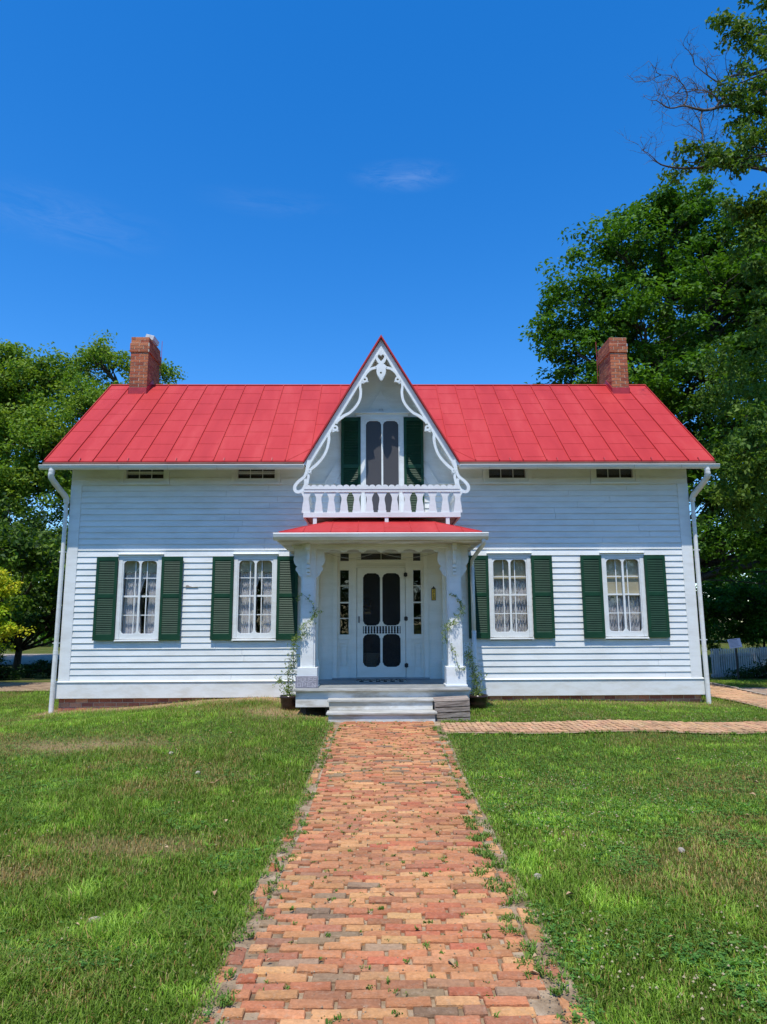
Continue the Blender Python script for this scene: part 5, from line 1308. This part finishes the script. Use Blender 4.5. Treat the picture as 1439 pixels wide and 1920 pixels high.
climber((xr, yr, zr_), 0.165, 'dark round pot right of the porch with leafy stems beside the right column',
        [([(0, 0, 0.2), (-0.05, 0.0, 0.5), (-0.13, -0.05, 0.8), (-0.15, -0.1, 1.0)], 4, 0.04), ([(0, 0, 0.2), (-0.02, 0.03, 0.45), (-0.06, 0.05, 0.72), (-0.12, 0.0, 0.92)], 3, 0.04), ([(0.0, 0, 0.2), (0.05, 0.0, 0.4), (0.02, 0.02, 0.62)], 3, 0.045),
         ([(-0.15, -0.1, 0.9), (-0.25, -0.40, 0.75), (-0.38, -0.46, 0.72), (-0.42, -0.46, 0.95), (-0.50, -0.43, 1.10)], 1, 0.018), ([(-0.56, -0.30, 1.15), (-0.57, -0.40, 1.33), (-0.48, -0.43, 1.45), (-0.35, -0.43, 1.58), (-0.28, -0.40, 1.75)], 3, 0.036), ([(-0.28, -0.40, 1.7), (-0.34, -0.42, 1.85), (-0.46, -0.42, 1.95)], 1, 0.02)], 302, 22)

# ------------------------------------------------------------------ lawn
g = np.random.default_rng(5); random.seed(5)
def inlawn(X, Y):
    cx = 0.02 + 0.012 * np.sin(Y * 1.3)
    edge = 0.775 + 0.13 * (vnoise(X * 0 + np.sign(X) * 7.3, Y, 0.32, 8) - 0.45) + 0.05 * (vnoise(X * 0 + np.sign(X) * 3.3, Y, 0.09, 9) - 0.5)
    ok = np.abs(X - cx) > edge
    dx, dy = X - HX, Y - HY; u = dx * math.cos(PSI) + dy * math.sin(PSI); v = -dx * math.sin(PSI) + dy * math.cos(PSI)
    ok &= ~((np.abs(u) < 6.09) & (v > 0.0) & (v < 5.1)); ok &= ~((u > -1.44) & (u < 1.42) & (v > -1.9) & (v < 0.1)); ok &= ~((np.abs(u + 0.04) < 0.87) & (v > -2.6) & (v < -1.8))
    e2 = 0.10 * (vnoise(X, Y * 0, 0.3, 12) - 0.5)
    ok &= ~((X > 0.7) & (Y > 9.79 + e2) & (Y < 10.68 + e2)); ok &= ~((X > 6.74 + 0.6 * e2) & (X < 7.86) & (Y > 10.6)); ok &= ~((X > 8.1) & (Y > 12.6) & (Y < 16.3))
    ok &= ~((X < -7.0) & (Y > 17.0))
    return ok, u, v
def blades(name, n, ya, yb, hs_, ws_, seed, xlim=None):
    g = np.random.default_rng(seed)
    t_ = g.random(n); Y = (ya ** 0.35 + (yb ** 0.35 - ya ** 0.35) * t_) ** (1 / 0.35)
    X = (g.random(n) * 2 - 1) * (0.62 * Y + 0.9)
    if xlim is not None: pass
    ok, u, v = inlawn(X, Y)
    tall = vnoise(X, Y, 0.55, 21); dry = vnoise(X, Y, 1.15, 22) * 0.6 + vnoise(X, Y, 0.4, 23) * 0.4; pat = vnoise(X, Y, 2.6, 24)
    nearwall = sstep(-1.1, -0.15, v) * (np.abs(u) < 6.3) * (v < 0.2)
    nw2 = nearwall * np.where(u < 0, 1.0, 0.45)
    dryness = 0.75 * sstep(0.58, 0.84, dry + 0.17 * (pat - 0.5) + 0.06 * (X < -1.0) * (Y < 10))
    bare = sstep(0.70, 0.88, dry + 0.1 * (pat - .5)) * 0.4 + nw2 * 0.80
    # worn patches that the photograph shows on the left lawn
    for px_, py_, sx_, sy_, a_ in ((-3.9, 9.4, 1.3, 0.45, .75), (-1.9, 5.5, 0.7, 0.28, .55), (-1.65, 11.6, 0.9, 0.5, .75), (-2.5, 4.9, 0.35, 0.25, .5), (3.6, 7.3, 0.9, 0.5, .25), (2.7, 4.3, 0.5, 0.4, .25)):
        e_ = np.exp(-((X - px_) / sx_) ** 2 - ((Y - py_) / sy_) ** 2) * (0.5 + vnoise(X, Y, 0.25, 31)); bare = np.maximum(bare, a_ * np.clip(e_, 0, 1)); dryness = np.maximum(dryness, np.clip(e_, 0, 1) * 0.95)
    ok &= g.random(n) > bare
    X, Y, tall, dryness, pat, nw2 = (q[ok] for q in (X, Y, tall, dryness, pat, nw2)); n = len(X)
    lush = 0.2 + 0.6 * sstep(0.35, 0.75, vnoise(X, Y, 0.8, 33) * (1 - 0.25 * (X > 0)) + 0.30 * (X < -0.5) * (Y < 5.2))
    tuft = sstep(0.62, 0.85, vnoise(X, Y, 0.16, 35)); c_tuft = sstep(0.5, 0.9, vnoise(X, Y, 0.22, 36))
    h = hs_ * (1 + 0.55 * tuft) * (0.45 + 1.05 * tall * g.random(n) + 0.35 * g.random(n)) * (1 - 0.40 * dryness) * (0.75 + 0.75 * lush) * np.where(X > 0, 0.78, 1.0)
    wd = ws_ * g.uniform(0.7, 1.3, n)
    az = g.random(n) * 6.283; lean = g.uniform(0.25, 1.35, n) * h
    dx, dy = np.cos(az), np.sin(az); wx, wy = -dy, dx
    z = G(X, Y) + 0.014
    m1 = 0.55
    B1 = np.c_[X - wx * wd / 2, Y - wy * wd / 2, z - 0.01]; B2 = np.c_[X + wx * wd / 2, Y + wy * wd / 2, z - 0.01]
    C1 = np.c_[X + dx * lean * 0.35 - wx * wd * 0.4, Y + dy * lean * 0.35 - wy * wd * 0.4, z + h * m1]; C2 = np.c_[X + dx * lean * 0.35 + wx * wd * 0.4, Y + dy * lean * 0.35 + wy * wd * 0.4, z + h * m1]
    T_ = np.c_[X + dx * lean, Y + dy * lean, z + h * g.uniform(0.62, 1.0, n)]
    V_ = np.stack([B1, B2, C1, C2, T_], 1).reshape(-1, 3); i = np.arange(n)[:, None] * 5
    F = np.concatenate([i + [0, 1, 3], i + [0, 3, 2], i + [2, 3, 4]], 0)
    green = np.array([[0.130, 0.235, 0.024], [0.185, 0.305, 0.036], [0.085, 0.170, 0.020], [0.235, 0.350, 0.075], [0.150, 0.225, 0.045]])[g.integers(0, 5, n)]
    straw = np.array([[0.36, 0.25, 0.09], [0.30, 0.18, 0.06], [0.42, 0.33, 0.14]])[g.integers(0, 3, n)]
    olive = np.array([0.19, 0.20, 0.065])
    pd = np.clip(dryness * 0.58 + 0.06 + nw2 * 0.5, 0, 0.93)
    isdry = (g.random(n) < pd)[:, None]; green = green * (0.72 + 0.55 * c_tuft[:, None]) * np.array([1.32, 1.32, 1.02])
    c = green * (0.80 + 0.45 * pat[:, None]); c = c * (1 - 0.45 * dryness[:, None]) + olive * 0.45 * dryness[:, None]
    c = np.where(isdry, straw, c) * g.uniform(0.75, 1.25, (n, 1))
    o = npmesh(name, V_, F, c.repeat(5, 0), M['grass']); tag(o, kind='stuff'); return o
blades('lawn_grass', 760000, 2.2, 18.5, 0.038, 0.0048, 55)
# weeds and tufts in the joints of the paving
def tufts(name, spots, m, label=None):
    vs = []; fs = []; cc = []
    for (x, y, r, nb, h, z) in spots:
        for _ in range(nb):
            a = random.random() * 6.283; rr_ = r * random.random() ** 0.7; px_, py_ = x + rr_ * math.cos(a), y + rr_ * math.sin(a); b_ = random.random() * 6.283; hh = h * random.uniform(0.4, 1.2); ln = hh * random.uniform(0.4, 1.3); w2 = 0.003 * random.uniform(.7, 1.5)
            k = len(vs); dx, dy = math.cos(b_), math.sin(b_)
            vs += [(px_ - dy * w2, py_ + dx * w2, z), (px_ + dy * w2, py_ - dx * w2, z), (px_ + dx * ln * .5 + dy * w2, py_ + dy * ln * .5 - dx * w2, z + hh * .7), (px_ + dx * ln * .5 - dy * w2, py_ + dy * ln * .5 + dx * w2, z + hh * .7), (px_ + dx * ln, py_ + dy * ln, z + hh * .8)]
            fs += [(k, k + 1, k + 2), (k, k + 2, k + 3), (k + 3, k + 2, k + 4)]
            c = random.choice([(0.10, 0.20, 0.03), (0.14, 0.25, 0.04), (0.07, 0.14, 0.02), (0.24, 0.26, 0.07)]); cc += [c] * 5
    o = npmesh(name, np.array(vs), np.array(fs), np.array(cc), m); tag(o, kind='stuff'); return o
sp_ = []
for _ in range(420):
    y = 1.8 + 9.0 * random.random() ** 1.0; x = random.uniform(-0.62, 0.66)
    sp_.append((x, y, random.uniform(0.006, 0.028), random.randint(3, 16), random.uniform(0.010, 0.022), float(G(x, y)) + 0.038))
for _ in range(300):
    y = random.uniform(1.8, 10.5); s = random.choice((-1, 1)); x = 0.02 + s * random.gauss(0.735, 0.05)
    sp_.append((x, y, random.uniform(0.015, 0.06), random.randint(8, 36), random.uniform(0.014, 0.032), float(G(x, y)) + 0.036))
for _ in range(34):
    y = random.uniform(3.6, 6.3); x = 0.70 + random.gauss(0, 0.035); sp_.append((x, y, 0.05, 46, 0.028, float(G(x, y)) + 0.036))
for _ in range(130):
    x = random.uniform(0.9, 7.0); y = random.choice((9.70, 10.72)) + random.gauss(0, 0.03); sp_.append((x, y, 0.03, 16, 0.025, float(G(x, y)) + 0.036))
tufts('paving_weeds', sp_, M['grass'])
# clover leaves woven through the turf
g = np.random.default_rng(28); nc = 85000
Y = (2.3 ** 0.5 + (13.0 ** 0.5 - 2.3 ** 0.5) * g.random(nc)) ** 2; X = (g.random(nc) * 2 - 1) * (0.62 * Y + 0.7)
ok, _, _ = inlawn(X, Y); dens_ = sstep(0.42, 0.62, vnoise(X, Y, 0.45, 71) * 0.6 + vnoise(X, Y, 1.7, 72) * 0.4 + 0.10 * (X > 0)); ok &= g.random(nc) < dens_
X, Y = X[ok], Y[ok]; nc = len(X); Z = G(X, Y) + g.uniform(0.020, 0.042, nc); a0 = g.random(nc) * 6.283; r_ = g.uniform(0.006, 0.012, nc)
Vs = []; Cs = []; base_c = np.array([[0.075, 0.19, 0.035], [0.11, 0.25, 0.05], [0.16, 0.31, 0.06], [0.055, 0.15, 0.03]])[g.integers(0, 4, nc)] * g.uniform(0.8, 1.2, (nc, 1))
for k in range(3):
    a = a0 + k * 2.094; dx, dy = np.cos(a), np.sin(a); tl_ = g.uniform(-0.3, 0.5, nc)
    Vs.append(np.stack([np.c_[X, Y, Z], np.c_[X + dx * r_ * 1.1 - dy * r_ * .75, Y + dy * r_ * 1.1 + dx * r_ * .75, Z + r_ * tl_], np.c_[X + dx * r_ * 1.7, Y + dy * r_ * 1.7, Z + r_ * tl_ * .9], np.c_[X + dx * r_ * 1.1 + dy * r_ * .75, Y + dy * r_ * 1.1 - dx * r_ * .75, Z + r_ * tl_]], 1)); Cs.append(base_c)
Vs = np.concatenate(Vs, 0).reshape(-1, 3); Cs = np.concatenate(Cs, 0).repeat(4, 0); i = np.arange(nc * 3)[:, None] * 4
o = npmesh('clover_patch', Vs, np.concatenate([i + [0, 2, 1], i + [0, 3, 2]], 0), Cs, M['grass']); tag(o, kind='stuff')
# broad-leaved weeds: flat rosettes in the turf
vs = []; fs = []; cc = []; g = np.random.default_rng(18); cnt = 0
while cnt < 520:
    y = 2.4 + 9.0 * g.random() ** 1.2; x = g.uniform(-1, 1) * (0.6 * y + 0.6)
    ok, _, _ = inlawn(np.array([x]), np.array([y]))
    if not ok[0] or vnoise(np.array([x]), np.array([y]), 0.7, 51)[0] < 0.5: continue
    cnt += 1; nl = g.integers(4, 9); z = float(G(x, y)) + 0.022; s0 = g.uniform(0.018, 0.05); c = [(0.11, 0.23, 0.03), (0.15, 0.28, 0.04), (0.08, 0.18, 0.03)][g.integers(0, 3)]; a0 = g.random() * 6.28
    for k in range(nl):
        a = a0 + k * 6.283 / nl + g.normal() * 0.2; L = s0 * g.uniform(0.7, 1.3); w2 = L * 0.20; dx, dy = math.cos(a), math.sin(a); i = len(vs); zt = z + L * g.uniform(0.2, 0.8)
        vs += [(x, y, z), (x + dx * L * .5 - dy * w2, y + dy * L * .5 + dx * w2, z + (zt - z) * .8), (x + dx * L, y + dy * L, zt), (x + dx * L * .5 + dy * w2, y + dy * L * .5 - dx * w2, z + (zt - z) * .8)]
        fs += [(i, i + 1, i + 2), (i, i + 2, i + 3)]; cc += [tuple(q * g.uniform(.85, 1.15) for q in c)] * 4
o = npmesh('broadleaf_weeds', np.array(vs), np.array(fs), np.array(cc), M['grass']); tag(o, kind='stuff')
# clover heads in the grass
M['clover'] = noisy('clover_head', (0.22, 0.17, 0.08), (0.44, 0.38, 0.22), 80, 0.8)
mb = MB(); cnt = 0
g = np.random.default_rng(8)
while cnt < 1500:
    y = 2.4 + 9.5 * g.random() ** 1.1; x = g.uniform(-1, 1) * (0.6 * y + 0.6)
    if x < 0 and g.random() < 0.80: continue
    ok, _, _ = inlawn(np.array([x]), np.array([y]))
    if not ok[0] or vnoise(np.array([x]), np.array([y]), 0.9, 41)[0] < 0.48: continue
    r = g.uniform(0.0045, 0.0095); z = float(G(x, y)) + g.uniform(0.020, 0.048)
    mb.add([(x - r, y, z), (x + r, y, z), (x, y - r, z), (x, y + r, z), (x, y, z - r * .7), (x, y, z + r)], [(0, 2, 5), (2, 1, 5), (1, 3, 5), (3, 0, 5), (2, 0, 4), (1, 2, 4), (3, 1, 4), (0, 3, 4)]); cnt += 1
cl = mb.build('clover_flowers', M['clover']); tag(cl, kind='stuff')
# sand grains and grit scattered over the bricks
mb = MB()
for _ in range(2600):
    y = 2.2 + 6.5 * random.random() ** 1.6; x = random.choice((random.uniform(-0.8, 0.84), random.gauss(0, 1) * 0.06 + random.choice((-0.7, 0.72)))); r = random.uniform(0.0015, 0.005) 
    z = float(G(x, y)) + (0.042 if abs(x - 0.02) < 0.7 else 0.036)
    mb.add([(x - r, y - r * .6, z), (x + r * .8, y - r, z), (x + r, y + r, z), (x - r * .7, y + r, z), (x, y, z + r)], [(0, 1, 4), (1, 2, 4), (2, 3, 4), (3, 0, 4)])
gr = mb.build('grit', M['sand']); tag(gr, kind='stuff')
# dead leaves
M['deadleaf'] = noisy('dead_leaf', (0.28, 0.17, 0.08), (0.48, 0.34, 0.19), 30, 0.8)
mb = MB()
for _ in range(110):
    y = 2.6 + 10 * random.random(); x = random.uniform(-1, 1) * (0.6 * y + 0.4); s = random.uniform(0.012, 0.032); a = random.random() * 6.28; z = float(G(x, y)) + 0.045
    ca_, sa = math.cos(a), math.sin(a)
    q = [(-s, 0, 0), (0, s * .5, random.uniform(.3, .8) * s), (s, 0, .2 * s), (0, -s * .5, random.uniform(.3, .8) * s)]
    mb.add([(x + p[0] * ca_ - p[1] * sa, y + p[0] * sa + p[1] * ca_, z + p[2]) for p in q], [(0, 1, 2), (0, 2, 3)])
dl = mb.build('dead_leaves', M['deadleaf']); tag(dl, kind='stuff')
def rock(x, y, sx, sy, sz, label, seed):
    random.seed(seed); vs = []; fs = []; n, m_ = 9, 6
    for j in range(m_ + 1):
        ph = math.pi * j / m_
        for i in range(n):
            th = 6.2832 * i / n; k = random.uniform(0.78, 1.12); vs.append((sx * math.sin(ph) * math.cos(th) * k, sy * math.sin(ph) * math.sin(th) * k, sz * math.cos(ph) * (0.9 + 0.1 * k)))
    for j in range(m_):
        for i in range(n): fs.append((j * n + i, j * n + (i + 1) % n, (j + 1) * n + (i + 1) % n, (j + 1) * n + i))
    o = MB().add(vs, fs).build('rock', M['stone']); o.location = (x, y, float(G(x, y)) + sz * 0.75 + 0.008); o.rotation_euler = (0, 0, random.random() * 6); tag(o, label, 'rock', 'rocks on the lawn')
rock(0.975, 4.72, 0.035, 0.030, 0.022, 'pale stone in the grass at the right edge of the brick path', 1)
rock(2.10, 5.20, 0.030, 0.022, 0.018, 'small stone in the middle of the right lawn', 2)
rock(-3.18, 5.75, 0.038, 0.028, 0.020, 'flat pale stone at the left edge of the photo on the lawn', 3)
rock(-1.62, 4.15, 0.045, 0.022, 0.020, 'brownish stone half hidden in long grass on the left lawn', 4)
rock(-2.05, 7.9, 0.035, 0.03, 0.022, 'pale stone on the far part of the left lawn', 5)
rock(-2.62, 8.8, 0.03, 0.025, 0.02, 'stone beside the brown patch of the left lawn', 6)
